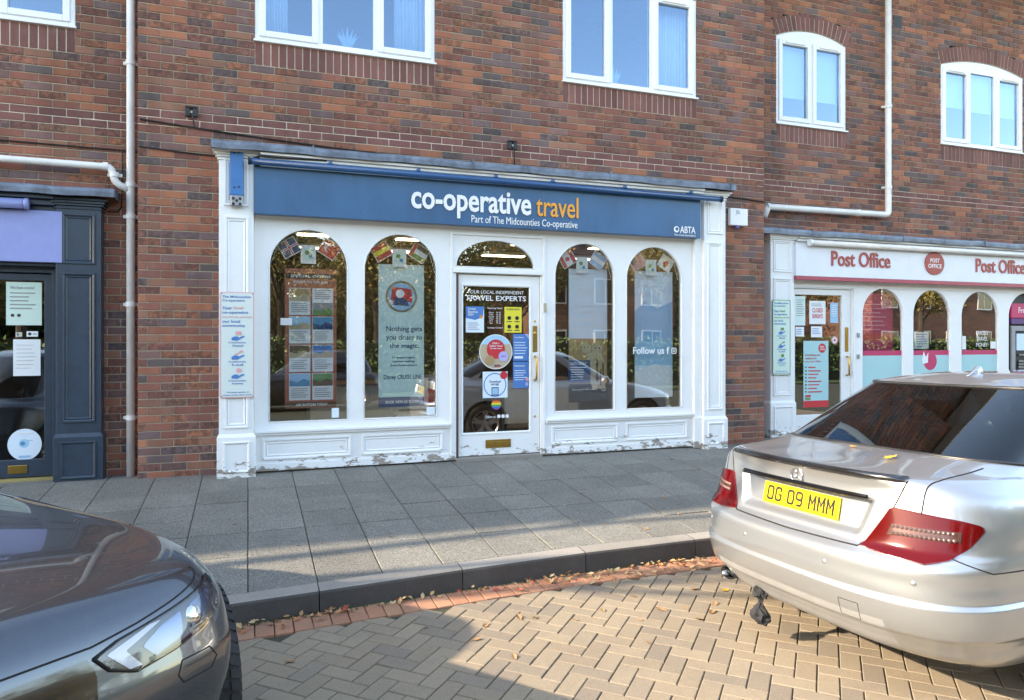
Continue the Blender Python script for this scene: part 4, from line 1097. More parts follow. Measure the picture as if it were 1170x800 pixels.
lead_cap(po, 6.13, 13.6, Yr - .27, Yr, 2.705)
t = MB().tube([(7.03, Yr - .26, 2.575), (13.0, Yr - .26, 2.575)], .036, 18)
aw = thing('awning_tube', 'white awning tube along the top of the Post Office sign', 'awning', (9.9, Yr - .26, 2.54))
t.build('tube', M['pipe'], aw, smooth=True)
MB().tube([(6.99, Yr - .26, 2.575), (7.03, Yr - .26, 2.575)], .045, 18).build('end_cap', M['upvc'], aw)
for x in (7.4, 8.9, 10.4, 11.9): MB().box(x - .03, x + .03, Yr - .25, Yr - .16, 2.595, 2.615).build('clip', M['pipe'], aw)
yt = Yr - .206
text('Post Office', (7.413, 2.285, 8.455, 2.492), yt, M['po_redlet'], pfas, bold=.012, ext=.012)
text('Post Office', (10.12, 2.285, 11.16, 2.492), yt, M['po_redlet'], pfas, bold=.012, ext=.012)
rd = shape('roundel', [circ(9.29, 2.385, .185, .165, n=40)], yt - .014, .014, M['po_redlet'], pfas)
pfas2 = text('POST', (9.20, 2.395, 9.38, 2.455), yt - .0145, M['white_letter'], pfas, ext=.003, bold=.01)
text('OFFICE', (9.16, 2.315, 9.42, 2.375), yt - .0145, M['white_letter'], pfas, ext=.003, bold=.01)
# door
YD2 = YQ + .03
m_ = MB(); m_.box(6.84, 6.87, YQ - .016, YQ - .001, .03, 2.03).box(7.94, 7.97, YQ - .016, YQ - .001, .03, 2.03).box(6.87, 7.94, YQ - .016, YQ - .001, 2.0, 2.03); m_.build('door_surround', M['white'], po, bev=.003)
dr = shape('door', [rect(6.89, .04, 7.925, 1.98), rect(6.96, .26, 7.77, 1.90)], YD2, .045, M['white'], po, bev=.004)
shape('pane', [rect(6.953, .253, 7.777, 1.907)], YD2 + .02, .004, M['glass'], dr)
hx = 7.85
MB().box(hx - .03, hx + .03, YD2 - .007, YD2 - .001, 1.12, 1.46).build('push_plate', M['brass'], dr, bev=.006)
MB().tube([(hx, YD2 - .001, 1.05), (hx, YD2 - .05, 1.04), (hx, YD2 - .05, .80), (hx, YD2 - .001, .79)], .013, 12).build('handle', M['brass'], dr, smooth=True)
for z in (1.35, 1.05): single(MB().box(8.005, 8.04, YQ - .022, YQ - .0015, z - .03, z + .03), 'door_button', M['grey_box'], 'small grey push button right of the Post Office door, %s' % ('upper' if z > 1.2 else 'lower'), 'button', bev=.004)
m_ = MB(); m_.box(8.0, 13.09, YQ - .05, YQ - .001, .385, .408).box(8.0, 13.09, YQ - .014, YQ - .001, .014, .085)
for a, b_ in ((8.06, 9.3), (9.4, 10.6), (10.7, 11.9), (12.0, 13.0)): framed(m_, a, b_, .118, .325, YQ, .03, .016)
m_.build('stall_riser', M['white'], po, bev=.003)
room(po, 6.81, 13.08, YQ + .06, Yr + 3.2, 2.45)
for x in (7.6, 8.9, 10.2):
    t = thing('ceiling_light', 'strip ceiling light inside the Post Office', 'light', (x, 1.6, 2.4), 'ceiling lights inside the Post Office')
    MB().box(x - .33, x + .33, 1.5, 1.66, 2.41, 2.445).build('housing', M['upvc'], t); MB().box(x - .31, x + .31, 1.52, 1.64, 2.402, 2.409).build('diffuser', M['lamp_panel'], t)
YV = YQ + .0265
for k, (a, b_) in enumerate(pw[:3] + pw[4:]):
    t = thing('window_vinyl', ['pale teal film with a magenta top band on the first arched Post Office window', 'pale teal film with a magenta top band on the second arched Post Office window', 'pale teal film with a magenta top band on the third arched Post Office window', 'pale teal film with a magenta top band on the last arched Post Office window'][k], 'window film', ((a + b_) / 2, YV, .49))
    MB().box(a + .001, b_ - .001, YV, YV + .001, .486, 1.06).build('film', C_['teal'], t)
    MB().box(a + .001, b_ - .001, YV, YV + .001, 1.061, 1.13).build('band', C_['magenta'], t)
YI = YQ + .12
t, b = sheet('lottery_banner', 'dark red banner behind the first arched Post Office window', 'banner', 8.16, .7, 8.80, 1.95, YI, 'magenta')
art(b, YI, lines(8.24, 8.7, 1.80, 9, .06, .014, 'pink', rn) + [('r', 8.16, 1.28, 8.80, 1.38, 'red')])
t, b = sheet('service_poster', 'white notice with blue lines low in the second arched Post Office window', 'poster', 9.22, 1.15, 9.50, 1.40, YI, 'white')
art(b, YI, lines(9.25, 9.47, 1.37, 6, .035, .01, 'blue', rn))
t = thing('round_sticker', 'magenta round sticker on the teal film of the second Post Office window', 'sticker', (9.42, YV - .002, .85))
shape('board', [circ(9.42, .97, .13)], YV - .002, .001, C_['magenta'], t); shape('print', [[(9.25, 1.0), (9.29, 1.12), (9.33, 1.03), (9.38, 1.10), (9.37, .95), (9.27, .93)]], YV - .004, .001, C_['white'], t)
t = thing('window_lettering', 'white stacked words on the brickwork reflection of the third Post Office window', 'lettering', (10.47, YV, 1.2))
for k, s_ in enumerate(('PARCELS', 'TRAVEL', 'MONEY')): text(s_, (10.36, 1.36 - k * .09, 10.60, 1.42 - k * .09), YV, M['white_letter'], t, ext=.0006)
single(MB().box(10.06, 10.14, YV - .003, YV - .001, 1.14, 1.34), 'small_card', M['paper'], 'narrow white card at the left edge of the third Post Office window', 'card')
single(MB().box(10.66, 10.78, YV - .003, YV - .001, 1.15, 1.26), 'small_card', M['paper'], 'small white card at the lower right of the third Post Office window', 'card')
# cash machine in the fourth arch
t = thing('cash_machine', 'grey cash machine with a pink and purple header in the fourth Post Office arch', 'cash machine', (11.4, YQ + .04, .484))
MB().box(11.02, 11.80, YQ + .06, YQ + .09, .484, 2.02).build('surround_panel', C_['black'], t)
MB().box(11.10, 11.80, YQ + .01, YQ + .055, 1.62, 1.85).build('header', C_['magenta'], t, bev=.01)
text('Free Cash', (11.25, 1.70, 11.7, 1.79), YQ + .0095, M['white_letter'], t, ext=.002)
MB().box(11.10, 11.80, YQ + .012, YQ + .055, 1.53, 1.615).build('header_band', C_['purple'], t)
o = shape('bezel', [rect(11.12, .60, 11.78, 1.50), rect(11.20, .66, 11.70, 1.42)], YQ + .02, .035, M['grey_box'], t, bev=.006)
MB().box(11.27, 11.60, YQ + .045, YQ + .058, 1.12, 1.38).build('screen', emit('screen', (.10, .16, .28), .6), t)
m_ = MB()
for i in range(4):
    for j in range(4): m_.box(11.30 + i * .05, 11.335 + i * .05, YQ + .035, YQ + .058, .80 + j * .045, .83 + j * .045)
m_.build('keypad', M['steel'], t, bev=.002)
MB().box(11.30, 11.56, YQ + .03, YQ + .058, 1.04, 1.06).build('note_slot', M['steel'], t)
# post office door posters
YG = YD2 + .0195
def sticker2(label, x0, z0, x1, z1, col, items, r=0):
    t, b = sheet('door_poster', label, 'poster', x0, z0, x1, z1, YG - .0006, col, .0005, r); art(b, YG - .0006, items); return t
sticker2('tall pale teal poster with a red roundel and bullet list on the Post Office door', 7.12, .36, 7.55, 1.27, 'teal', [('r', 7.12, .36, 7.55, .45, 'red'), ('c', 7.44, 1.17, .065, 'red'), ('t', 'POST', 7.405, 1.175, 7.475, 1.20, 'white'), ('t', 'OFFICE', 7.395, 1.14, 7.485, 1.165, 'white'),
    ('t', 'Everything you', 7.15, 1.06, 7.40, 1.09, 'red'), ('t', 'need is at', 7.15, 1.02, 7.34, 1.045, 'red'), ('t', 'your Post Office', 7.15, .97, 7.42, 1.0, 'red')] + sum([[('r', 7.15, .90 - .048 * i, 7.17, .92 - .048 * i, 'black'), ('r', 7.20, .90 - .048 * i, 7.20 + .25 * (.5 + .5 * ((i * 37) % 10) / 10), .915 - .048 * i, 'red')] for i in range(8)], []) + [('r', 7.15, .50, 7.24, .53, 'red'), ('r', 7.15, .46, 7.24, .49, 'green')])
sticker2('white notice with a red heading at the top of the Post Office door', 7.22, 1.50, 7.50, 1.82, 'white', [('t', 'CLOSED', 7.27, 1.66, 7.45, 1.72, 'red'), ('t', 'SUNDAYS', 7.27, 1.58, 7.45, 1.64, 'red')] + lines(7.25, 7.46, 1.78, 2, .025, .008, 'grey', rn))
sticker2('blue notice at the top right of the Post Office door', 7.58, 1.52, 7.72, 1.80, 'sky', lines(7.60, 7.70, 1.77, 6, .03, .009, 'white', rn))
sticker2('pale green sheet at the top left of the Post Office door', 6.975, 1.48, 7.15, 1.88, 'mint', lines(7.0, 7.13, 1.83, 8, .03, .009, 'grey', rn))
sticker2('lower left white card in the middle row of the Post Office door', 6.985, 1.33, 7.13, 1.46, 'white', lines(7.0, 7.11, 1.43, 3, .03, .009, 'blue', rn))
sticker2('lower right white card in the middle row of the Post Office door', 7.25, 1.32, 7.44, 1.47, 'white', lines(7.27, 7.42, 1.44, 3, .03, .009, 'blue', rn))
t = thing('round_sticker', 'small round white and red sticker at the right of the Post Office door', 'sticker', (7.66, YG, 1.22)); 
b = shape('board', [circ(7.66, 1.28, .055)], YG - .0006, .0005, C_['white'], t); art(b, YG - .0006, [('ring', 7.66, 1.28, .05, .042, 'red'), ('c', 7.66, 1.28, .018, 'red')])
plaque(6.452, 6.735, .82, 1.81, Yr - .196, 'green', 'narrow pale sign with a green edge on the pilaster of the Post Office', 'green')

# ------------------------------------------------------------------ navy shop on the left
nv = thing('shopfront', 'dark navy shopfront with a lilac sign, at the left edge', 'shopfront', (-2.6, Yl - .1, 0))
YN = Yl - .02
pilaster(nv, -1.637, -1.275, Yl - .16, Yl - .002, -.04, 2.58, .42, M['navy'], upper=(1.98, 2.44), shaft=(.50, 1.90))
scr = shape('window_screen', [rect(-5.2, .0, -1.64, 2.10), rect(-2.64, .02, -1.70, 1.90), rect(-5.0, .5, -2.80, 1.85)], YN, .06, M['navy'], nv, bev=.004)
MB().box(-5.2, -1.585, Yl - .175, YN - .001, 1.985, 2.45).build('fascia_board', M['lilac'], nv, bev=.004)
MB().box(-5.2, -1.64, Yl - .12, YN - .001, 1.955, 1.982).build('fascia_trim', M['navy2'], nv)
m_ = MB()
for k, (yy, za, zb) in enumerate(((-.13, 2.452, 2.50), (-.18, 2.50, 2.55), (-.23, 2.55, 2.595))): m_.box(-5.2, -1.64 + .0, Yl + yy, Yl - .001 * (k + 2), za + .0004, zb)
m_.build('cornice', M['navy2'], nv, bev=.004)
lead_cap(nv, -5.2, -1.15, Yl - .29, Yl, 2.63)
aw = thing('awning_roller', 'lilac awning roller above the lilac sign', 'awning', (-3.4, Yl - .24, 2.45))
MB().tube([(-5.1, Yl - .235, 2.493), (-1.86, Yl - .235, 2.493)], .045, 18).build('roller', M['lilac'], aw, smooth=True)
MB().tube([(-1.86, Yl - .235, 2.493), (-1.83, Yl - .235, 2.493)], .05, 18).build('end_cap', M['lilac'], aw, smooth=True)
YD3 = YN + .03
dr = shape('door', [rect(-2.63, .03, -1.705, 1.89), rect(-2.50, .19, -1.765, 1.83)], YD3, .045, M['navy'], nv, bev=.004)
shape('pane', [rect(-2.51, .18, -1.757, 1.84)], YD3 + .02, .004, M['glass'], dr)
MB().box(-2.05, -1.90, YD3 - .008, YD3 - .001, .065, .14).build('letter_box', M['brass'], dr, bev=.003)
shape('window_pane', [rect(-5.01, .49, -2.79, 1.86)], YN + .03, .004, M['glass'], nv)
MB().box(-2.66, -1.68, YN - .04, YD3 + .05, -.02, .022).build('door_sill', pm('yellow_sill', (.35, .27, .10), .6), nv, bev=.004)
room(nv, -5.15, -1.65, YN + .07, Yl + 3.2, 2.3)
YG = YD3 + .0195
def sticker3(label, x0, z0, x1, z1, col, items, name='door_poster'):
    t, b = sheet(name, label, 'poster', x0, z0, x1, z1, YG - .0006, col, .0005, 0); art(b, YG - .0006, items); return t
sticker3('pale green notice near the top of the navy door', -2.07, 1.42, -1.79, 1.815, 'paleg', [('t', 'We have moved', -2.04, 1.75, -1.85, 1.78, 'grey')] + lines(-2.04, -1.84, 1.72, 5, .035, .01, 'grey', rn) + [('c', -2.02, 1.51, .015, 'dark'), ('c', -1.97, 1.51, .015, 'dark')])
sticker3('plain white sheet in the middle of the navy door', -2.015, .955, -1.80, 1.29, 'white', lines(-1.99, -1.83, 1.24, 7, .035, .006, 'lightgrey', rn))
sticker3('tiny card sticker above the white sheet on the navy door', -1.91, 1.315, -1.82, 1.365, 'white', [('c', -1.885, 1.34, .014, 'dark'), ('r', -1.86, 1.335, -1.83, 1.345, 'grey')])
sticker3('tiny payment sticker left of another on the navy door', -1.995, 1.315, -1.945, 1.355, 'lightgrey', [('r', -1.985, 1.325, -1.972, 1.345, 'navy'), ('r', -1.970, 1.325, -1.957, 1.345, 'yellow')])
t = thing('round_sticker', 'large pale blue round sticker at the foot of the navy door', 'sticker', (-1.925, YG, .19))
b = shape('board', [circ(-1.925, .325, .135, .145, n=40)], YG - .0006, .0005, C_['pale'], t)
art(b, YG - .0006, [('c', -1.93, .335, .04, 'lightblue'), ('c', -1.94, .335, .02, 'sea'), ('r', -1.99, .425, -1.86, .44, 'white'), ('r', -1.97, .205, -1.88, .225, 'sky'), ('r', -1.90, .36, -1.86, .363, 'blue')])

# ------------------------------------------------------------------ cars
def car_paint(name, col, rough=.30, metal=.75, dust=.12):
    m, nt, b, N, L = newmat(name)
    b.inputs['Metallic'].default_value = metal
    b.inputs['Coat Weight'].default_value = 1; b.inputs['Coat Roughness'].default_value = .025; b.inputs['Coat IOR'].default_value = 1.55
    co = objco(N)
    fl = N.new('ShaderNodeTexVoronoi'); fl.inputs['Scale'].default_value = 1500; L.new(co, fl.inputs['Vector'])
    k = mapr(N, L, fl.outputs['Distance'], 0, .8, .85, 1.12)
    v = N.new('ShaderNodeVectorMath'); v.operation = 'SCALE'; v.inputs[0].default_value = col; L.new(k, v.inputs['Scale'])
    d = mapr(N, L, noise(N, L, 14, 6, .8, co), .5, .8, 0, dust)
    sp = mapr(N, L, noise(N, L, 170, 2, .6, co), .70, .73, 0, .55)
    dd = math_(N, L, 'MAXIMUM', d, math_(N, L, 'MULTIPLY', sp, dust * 2.2))
    L.new(mixc(N, L, dd, v.outputs[0], (.42, .38, .32)), b.inputs['Base Color'])
    L.new(mapr(N, L, dd, 0, .5, rough, .6), b.inputs['Roughness'])
    return m
M['silver_paint'] = car_paint('silver_paint', (.43, .45, .47), .34, .8, .07)
M['grey_paint'] = car_paint('dark_grey_paint', (.075, .085, .10), .25, .75, .05)
M['black_paint'] = car_paint('black_paint', (.02, .02, .022), .25, .4, .05)
M['black_trim'] = pm('black_trim', (.018, .018, .02), .35)
M['gloss_black'] = pm('gloss_black', (.01, .01, .011), .12, coat=1)
M['rubber'] = pm('tyre_rubber', (.022, .022, .023), .75, var=.3, scale=20, bump=.3)
M['alloy'] = pm('alloy', (.55, .55, .56), .3, .9)
M['chrome'] = pm('chrome', (.75, .75, .76), .08, 1, var=.02)
M['dark_chrome'] = pm('dark_chrome', (.14, .14, .14), .15, 1, var=.05)
M['lamp_red'] = pm('lamp_red', (.15, .003, .005), .15, coat=.4, var=.1)
M['lamp_dark'] = pm('lamp_smoke', (.10, .002, .004), .12, coat=1, var=.2)
M['lamp_clear'] = pm('lamp_clear', (.16, .11, .09), .15, .3, coat=1)
M['plate_yellow'] = pm('plate_yellow', (.85, .58, .02), .3, var=.02)
M['plate_black'] = pm('plate_black', (.012, .012, .012), .4)
M['diffuser'] = pm('diffuser_grey', (.30, .30, .30), .5, .3)
M['cabin'] = pm('cabin_dark', (.02, .02, .022), .8)
M['seam'] = pm('panel_gap', (.008, .008, .008), .8)
M['drl'] = pm('lamp_guide', (.50, .52, .58), .25)
M['reflector'] = pm('lamp_reflector', (.09, .12, .19), .22, 1)
M['housing'] = pm('lamp_housing', (.05, .055, .07), .25, .5)

def interp(kn, x):
    if isinstance(kn, (int, float)): return kn
    if x <= kn[0][0]: return kn[0][1]
    for (xa, ya), (xb, yb) in zip(kn, kn[1:]):
        if x <= xb:
            t = (x - xa) / (xb - xa); t = t * t * (3 - 2 * t) * .35 + t * .65
            return ya + (yb - ya) * t
    return kn[-1][1]
def resample(pts, n):
    d = [0]
    for a, b in zip(pts, pts[1:]): d.append(d[-1] + math.dist(a, b))
    out = []; j = 0
    for i in range(n + 1):
        t = d[-1] * i / n
        while j < len(pts) - 2 and d[j + 1] < t: j += 1
        u = 0 if d[j + 1] == d[j] else (t - d[j]) / (d[j + 1] - d[j])
        out.append(tuple(pts[j][k] + (pts[j + 1][k] - pts[j][k]) * u for k in range(2)))
    return out
def half_outline(L, NR, NS, NF):
    xr, xf, w, Lr, Lf, nr, nf = L['xr'], L['xf'], L['w'], L.get('Lr', .5), L.get('Lf', .6), L.get('nr', 3.2), L.get('nf', 2.8)
    q = 160
    rear = [(xr + Lr * (1 - max(0, math.cos(PI / 2 * i / q)) ** (2 / nr)), w * math.sin(PI / 2 * i / q) ** (2 / nr)) for i in range(q + 1)]
    front = [(xf - Lf * (1 - max(0, math.cos(PI / 2 * i / q)) ** (2 / nf)), w * math.sin(PI / 2 * i / q) ** (2 / nf)) for i in range(q + 1)][::-1]
    rear = resample(rear, NR); front = resample(front, NF)
    side = [(rear[-1][0] + (front[0][0] - rear[-1][0]) * i / NS, w) for i in range(NS + 1)]
    pts = rear + side[1:] + front[1:]
    xm = (xr + xf) / 2; hl = (xf - xr) / 2; tp = L.get('tp', .03)
    return [(x, y * (1 - tp * abs((x - xm) / hl) ** 2.5)) for x, y in pts]

class Car:
    def __init__(s, name, label, cat, loc, heading, levels, wheels, Lm=3, disp=None, classify=None, NR=90, NS=120, NF=90, SUB=8, group=None):
        s.root = thing(name, label, cat, loc, group); s.root.rotation_euler = (0, 0, heading); s.root['_car'] = 1
        s.loc = Vector(loc); s.head = heading
        s.levels = levels
        halves = []
        for L in levels:
            ho = half_outline(L, NR, NS, NF)
            halves.append([Vector((x, y, interp(L['z'], x))) for x, y in ho])
        K = len(halves[0])
        rows = []; vv = []
        n = len(levels)
        for i in range(n - 1):
            p0 = halves[max(i - 1, 0)]; p1 = halves[i]; p2 = halves[i + 1]; p3 = halves[min(i + 2, n - 1)]
            c1 = levels[i].get('crease'); c2 = levels[i + 1].get('crease')
            for j in range(SUB):
                t = j / SUB; r_ = []
                for k in range(K):
                    a, b, c, d = p0[k], p1[k], p2[k], p3[k]
                    m1 = (c - b) if c1 else (c - a) * .5
                    m2 = (c - b) if c2 else (d - b) * .5
                    lim = (c - b).length * 1.2
                    if m1.length > lim: m1 = m1 * (lim / m1.length)
                    if m2.length > lim: m2 = m2 * (lim / m2.length)
                    h00 = 2 * t ** 3 - 3 * t * t + 1; h10 = t ** 3 - 2 * t * t + t; h01 = -2 * t ** 3 + 3 * t * t; h11 = t ** 3 - t * t
                    r_.append(b * h00 + m1 * h10 + c * h01 + m2 * h11)
                rows.append(r_); vv.append(i + t)
        rows.append(halves[-1]); vv.append(n - 1)
        # outline used as arc-length reference
        ref = half_outline(levels[Lm], NR, NS, NF)
        s.ref = ref; s.refz = interp(levels[Lm]['z'], 2)
        nor = []
        for k in range(K):
            a = ref[max(k - 1, 0)]; b = ref[min(k + 1, K - 1)]
            t = Vector((b[0] - a[0], b[1] - a[1])).normalized(); nor.append(Vector((-t.y, t.x)))
            if k == 0: nor[0] = Vector((-1, 0))
            if k == K - 1: nor[-1] = Vector((1, 0))
        s.nor = nor
        if disp:
            arc = [0]
            for a, b in zip(ref, ref[1:]): arc.append(arc[-1] + math.dist(a, b))
            for r_ in rows:
                for k, p in enumerate(r_):
                    dd = disp(p, k, arc[k], arc[-1] - arc[k])
                    if dd: p.x += nor[k].x * dd; p.y += nor[k].y * dd
        full = []
        for r_ in rows:
            full.append(r_ + [Vector((p.x, -p.y, p.z)) for p in r_[-2:0:-1]])
        s.full = full; s.K = K; F = len(full[0]); s.F = F; s.vv = vv
        groups = {}
        allv = [tuple(p) for r_ in full for p in r_]; tris = []
        for i in range(len(full) - 1):
            for k in range(F):
                k2 = (k + 1) % F
                f = (i * F + k2, i * F + k, (i + 1) * F + k, (i + 1) * F + k2)
                tris.append(f)
                c = (Vector(allv[f[0]]) + Vector(allv[f[1]]) + Vector(allv[f[2]]) + Vector(allv[f[3]])) / 4
                skip = False
                for wx, wr in wheels:
                    if (c.x - wx) ** 2 + (c.z - .33) ** 2 < wr ** 2 and abs(c.y) > .45 and c.z < .33 + wr and vv[i] < 7: skip = True
                if skip: continue
                kk = k if k < K - 1 else F - 1 - k
                key = classify(vv[i] + .5 / SUB, kk, c, k >= K - 1) if classify else 'body'
                groups.setdefault(key, []).append(f)
        top = len(full) - 1
        groups.setdefault('body', []).append(tuple(top * F + k for k in range(F))[::-1])
        s.bvh = BVHTree.FromPolygons(allv, tris)
        s.allv = allv; s.groups = groups
        s.parts = {}
    def emit_group(s, key, name, mat, parent=None, solid=0):
        fs = s.groups.get(key)
        if not fs: return None
        idx = {}; vs = []; nf = []
        for f in fs:
            g_ = []
            for i in f:
                if i not in idx: idx[i] = len(vs); vs.append(s.allv[i])
                g_.append(idx[i])
            nf.append(tuple(g_))
        m_ = MB(); m_.add(vs, nf)
        o = m_.build(name, mat, parent or s.root, smooth=True)
        if solid:
            md = o.modifiers.new('s', 'SOLIDIFY'); md.thickness = solid; md.offset = -1
        s.parts[key] = o
        return o
    def hit(s, end, sarc, z):
        """point and normal on the skin; end 'rear'/'front', sarc signed arc from the centre line (left +)"""
        ref = s.ref if end == 'rear' else s.ref[::-1]
        nor = s.nor if end == 'rear' else s.nor[::-1]
        a = abs(sarc); d = 0; sg = 1 if sarc >= 0 else -1
        for k in range(len(ref) - 1):
            l = math.dist(ref[k], ref[k + 1])
            if d + l >= a:
                t = (a - d) / l
                p = Vector(ref[k]).lerp(Vector(ref[k + 1]), t); n = nor[k].lerp(nor[k + 1], t).normalized(); break
            d += l
        o = Vector((p.x + n.x * .5, (p.y + n.y * .5) * sg, z)); dr = Vector((-n.x, -n.y * sg, 0))
        loc, no, _, _ = s.bvh.ray_cast(o, dr)
        if loc is None: return Vector((p.x, p.y * sg, z)), -dr
        if no.dot(dr) > 0: no = -no
        return loc, no
    def top(s, x, y):
        loc, no, _, _ = s.bvh.ray_cast(Vector((x, y, 3)), Vector((0, 0, -1)))
        if no.z < 0: no = -no
        return loc, no
    def patch(s, end, poly, off, name, mat, parent=None, rows=26, cols=34, skirt=.006):
        zs = [p[1] for p in poly]; z0, z1 = min(zs) + 1e-4, max(zs) - 1e-4
        g_ = []
        for i in range(rows + 1):
            z = z0 + (z1 - z0) * i / rows; xs_ = []
            for (a, za), (b, zb) in zip(poly, poly[1:] + poly[:1]):
                if (za - z) * (zb - z) <= 0 and za != zb: xs_.append(a + (b - a) * (z - za) / (zb - za))
            if len(xs_) < 2: xs_ = [xs_[0], xs_[0]] if xs_ else [poly[0][0]] * 2
            g_.append([(min(xs_) + (max(xs_) - min(xs_)) * j / cols, z) for j in range(cols + 1)])
        P = [[s.hit(end, a, z) for a, z in r_] for r_ in g_]
        m_ = MB(); m_.grid([[p + n * off for p, n in r_] for r_ in P])
        if skirt:
            bd = P[0] + [r_[-1] for r_ in P[1:]] + P[-1][-2::-1] + [r_[0] for r_ in P[-2:0:-1]]
            m_.grid([[p + n * off for p, n in bd], [p - n * skirt for p, n in bd]], close=True)
        return m_.build(name, mat, parent or s.root, smooth=True)
    def line(s, end, pts, r, name, mat, parent=None, off=0, dens=12):
        out = []
        for (a, za), (b, zb) in zip(pts, pts[1:]):
            for j in range(dens): out.append(s.hit(end, a + (b - a) * j / dens, za + (zb - za) * j / dens))
        out.append(s.hit(end, *pts[-1]))
        return MB().tube([p + n * off for p, n in out], r, 6).build(name, mat, parent or s.root, smooth=True)
    def topline(s, pts, r, name, mat, parent=None, off=0, dens=12):
        out = []
        for (a, b), (c, d) in zip(pts, pts[1:]):
            for j in range(dens): out.append(s.top(a + (c - a) * j / dens, b + (d - b) * j / dens))
        out.append(s.top(*pts[-1]))
        return MB().tube([p + n * off for p, n in out], r, 6).build(name, mat, parent or s.root, smooth=True)

def text_on(s_, w, h, c, r, up, mat, parent, name='lettering', bold=0, ext=.002, space=1.0):
    cu = bpy.data.curves.new(name, 'FONT'); cu.body = s_; cu.size = 1; cu.extrude = .05; cu.offset = bold; cu.space_character = space; cu.resolution_u = 4
    me = curve_mesh(cu, name)
    xs = [v.co.x for v in me.vertices]; ys = [v.co.y for v in me.vertices]
    x0, x1, y0, y1 = min(xs), max(xs), min(ys), max(ys)
    r = Vector(r); up = Vector(up); n = r.cross(up); c = Vector(c)
    for v in me.vertices:
        u = (v.co.x - (x0 + x1) / 2) * w / (x1 - x0); q = (v.co.y - (y0 + y1) / 2) * h / (y1 - y0)
        v.co = c + r * u + up * q + n * (v.co.z / .05 * ext / 2)
    me.materials.clear(); me.materials.append(mat)
    o = bpy.data.objects.new(name, me); COL.objects.link(o); o.parent = parent
    return o

def wheel(car, x, y, r=.325, w=.225, steer=0, side=1, blocks=False, rot=0, cam=0):
    """wheel standing at (x, y); side = +1 left of the car"""
    Q = Matrix.Translation((x, y, r)) @ Matrix.Rotation(steer, 4, 'Z') @ Matrix.Rotation(cam, 4, 'X')
    def tf(m_): m_.v = [tuple(Q @ Vector(v)) for v in m_.v]; return m_
    h = w / 2
    ty = MB().lathe([(r - .115, -h * .8), (r - .07, -h), (r - .03, -h * 1.0), (r - .008, -h * .86), (r, -h * .7), (r, h * .7), (r - .008, h * .86), (r - .03, h), (r - .07, h), (r - .115, h * .8)], (0, 0, 0), (0, side, 0), 64)
    if blocks:
        nb = 46
        for k in range(nb):
            for row, (ya, yb) in enumerate(((-.95, -.58), (-.50, -.10), (.10, .50), (.58, .95))):
                a0 = 2 * PI * (k + (row % 2) * .5) / nb; a1 = a0 + 2 * PI / nb * .68
                sk = .05 * (1 if row < 2 else -1)
                pts = []
                for rr in (r - .01, r + .007):
                    for (a, yy) in ((a0, ya), (a1, ya), (a1 + sk, yb), (a0 + sk, yb)):
                        rr2 = rr - (.012 if abs(yy) > .9 else 0)
                        pts.append((rr2 * math.cos(a), yy * h, rr2 * math.sin(a)))
                ty.add(pts, [(0, 1, 2, 3), (4, 7, 6, 5), (0, 4, 5, 1), (1, 5, 6, 2), (2, 6, 7, 3), (3, 7, 4, 0)])
    wo = tf(ty).build('wheel', M['rubber'], car.root, smooth=not blocks, fix=True)
    rr = r - .105
    rm = MB().lathe([(rr + .005, h * .82), (rr - .004, h * .86), (rr - .02, h * .70), (rr - .03, h * .1), (rr - .03, -h * .7)], (0, 0, 0), (0, side, 0), 48)
    for k in range(5):
        a = rot + 2 * PI * k / 5
        for da in (-.16, .16):
            p = []
            for (q, wd, yy) in ((.05, .022, .62), (rr - .015, .016, .78)):
                t = a + da * (q / rr)
                for e in (-1, 1):
                    for yo in (0, -.22):
                        p.append((q * math.cos(t) - e * wd * math.sin(t), side * h * (yy + yo), q * math.sin(t) + e * wd * math.cos(t)))
            rm.add(p, [(0, 2, 6, 4), (1, 5, 7, 3), (0, 4, 5, 1), (2, 3, 7, 6), (4, 6, 7, 5)])
    rm.lathe([(0, h * .68), (.05, h * .66), (.065, h * .5), (.065, -.02)], (0, 0, 0), (0, side, 0), 24)
    tf(rm).build('rim', M['alloy'], wo, smooth=False, fix=True)
    di = MB().lathe([(0, .0), (.14, .0), (.14, -.02), (0, -.02)], (0, 0, 0), (0, side, 0), 32)
    tf(di).build('brake_disc', M['steel'], wo)
    return wo

def finish_car(c, belt_dark=True, mirrors=None):
    # dark underbody and cabin so that arches and glass are never see-through to nothing
    w = .70
    L0 = c.levels[0]
    MB().box(L0['xr'] + .18, L0['xf'] - .18, -w, w, .16, .24).build('underbody', M['black_trim'], c.root)

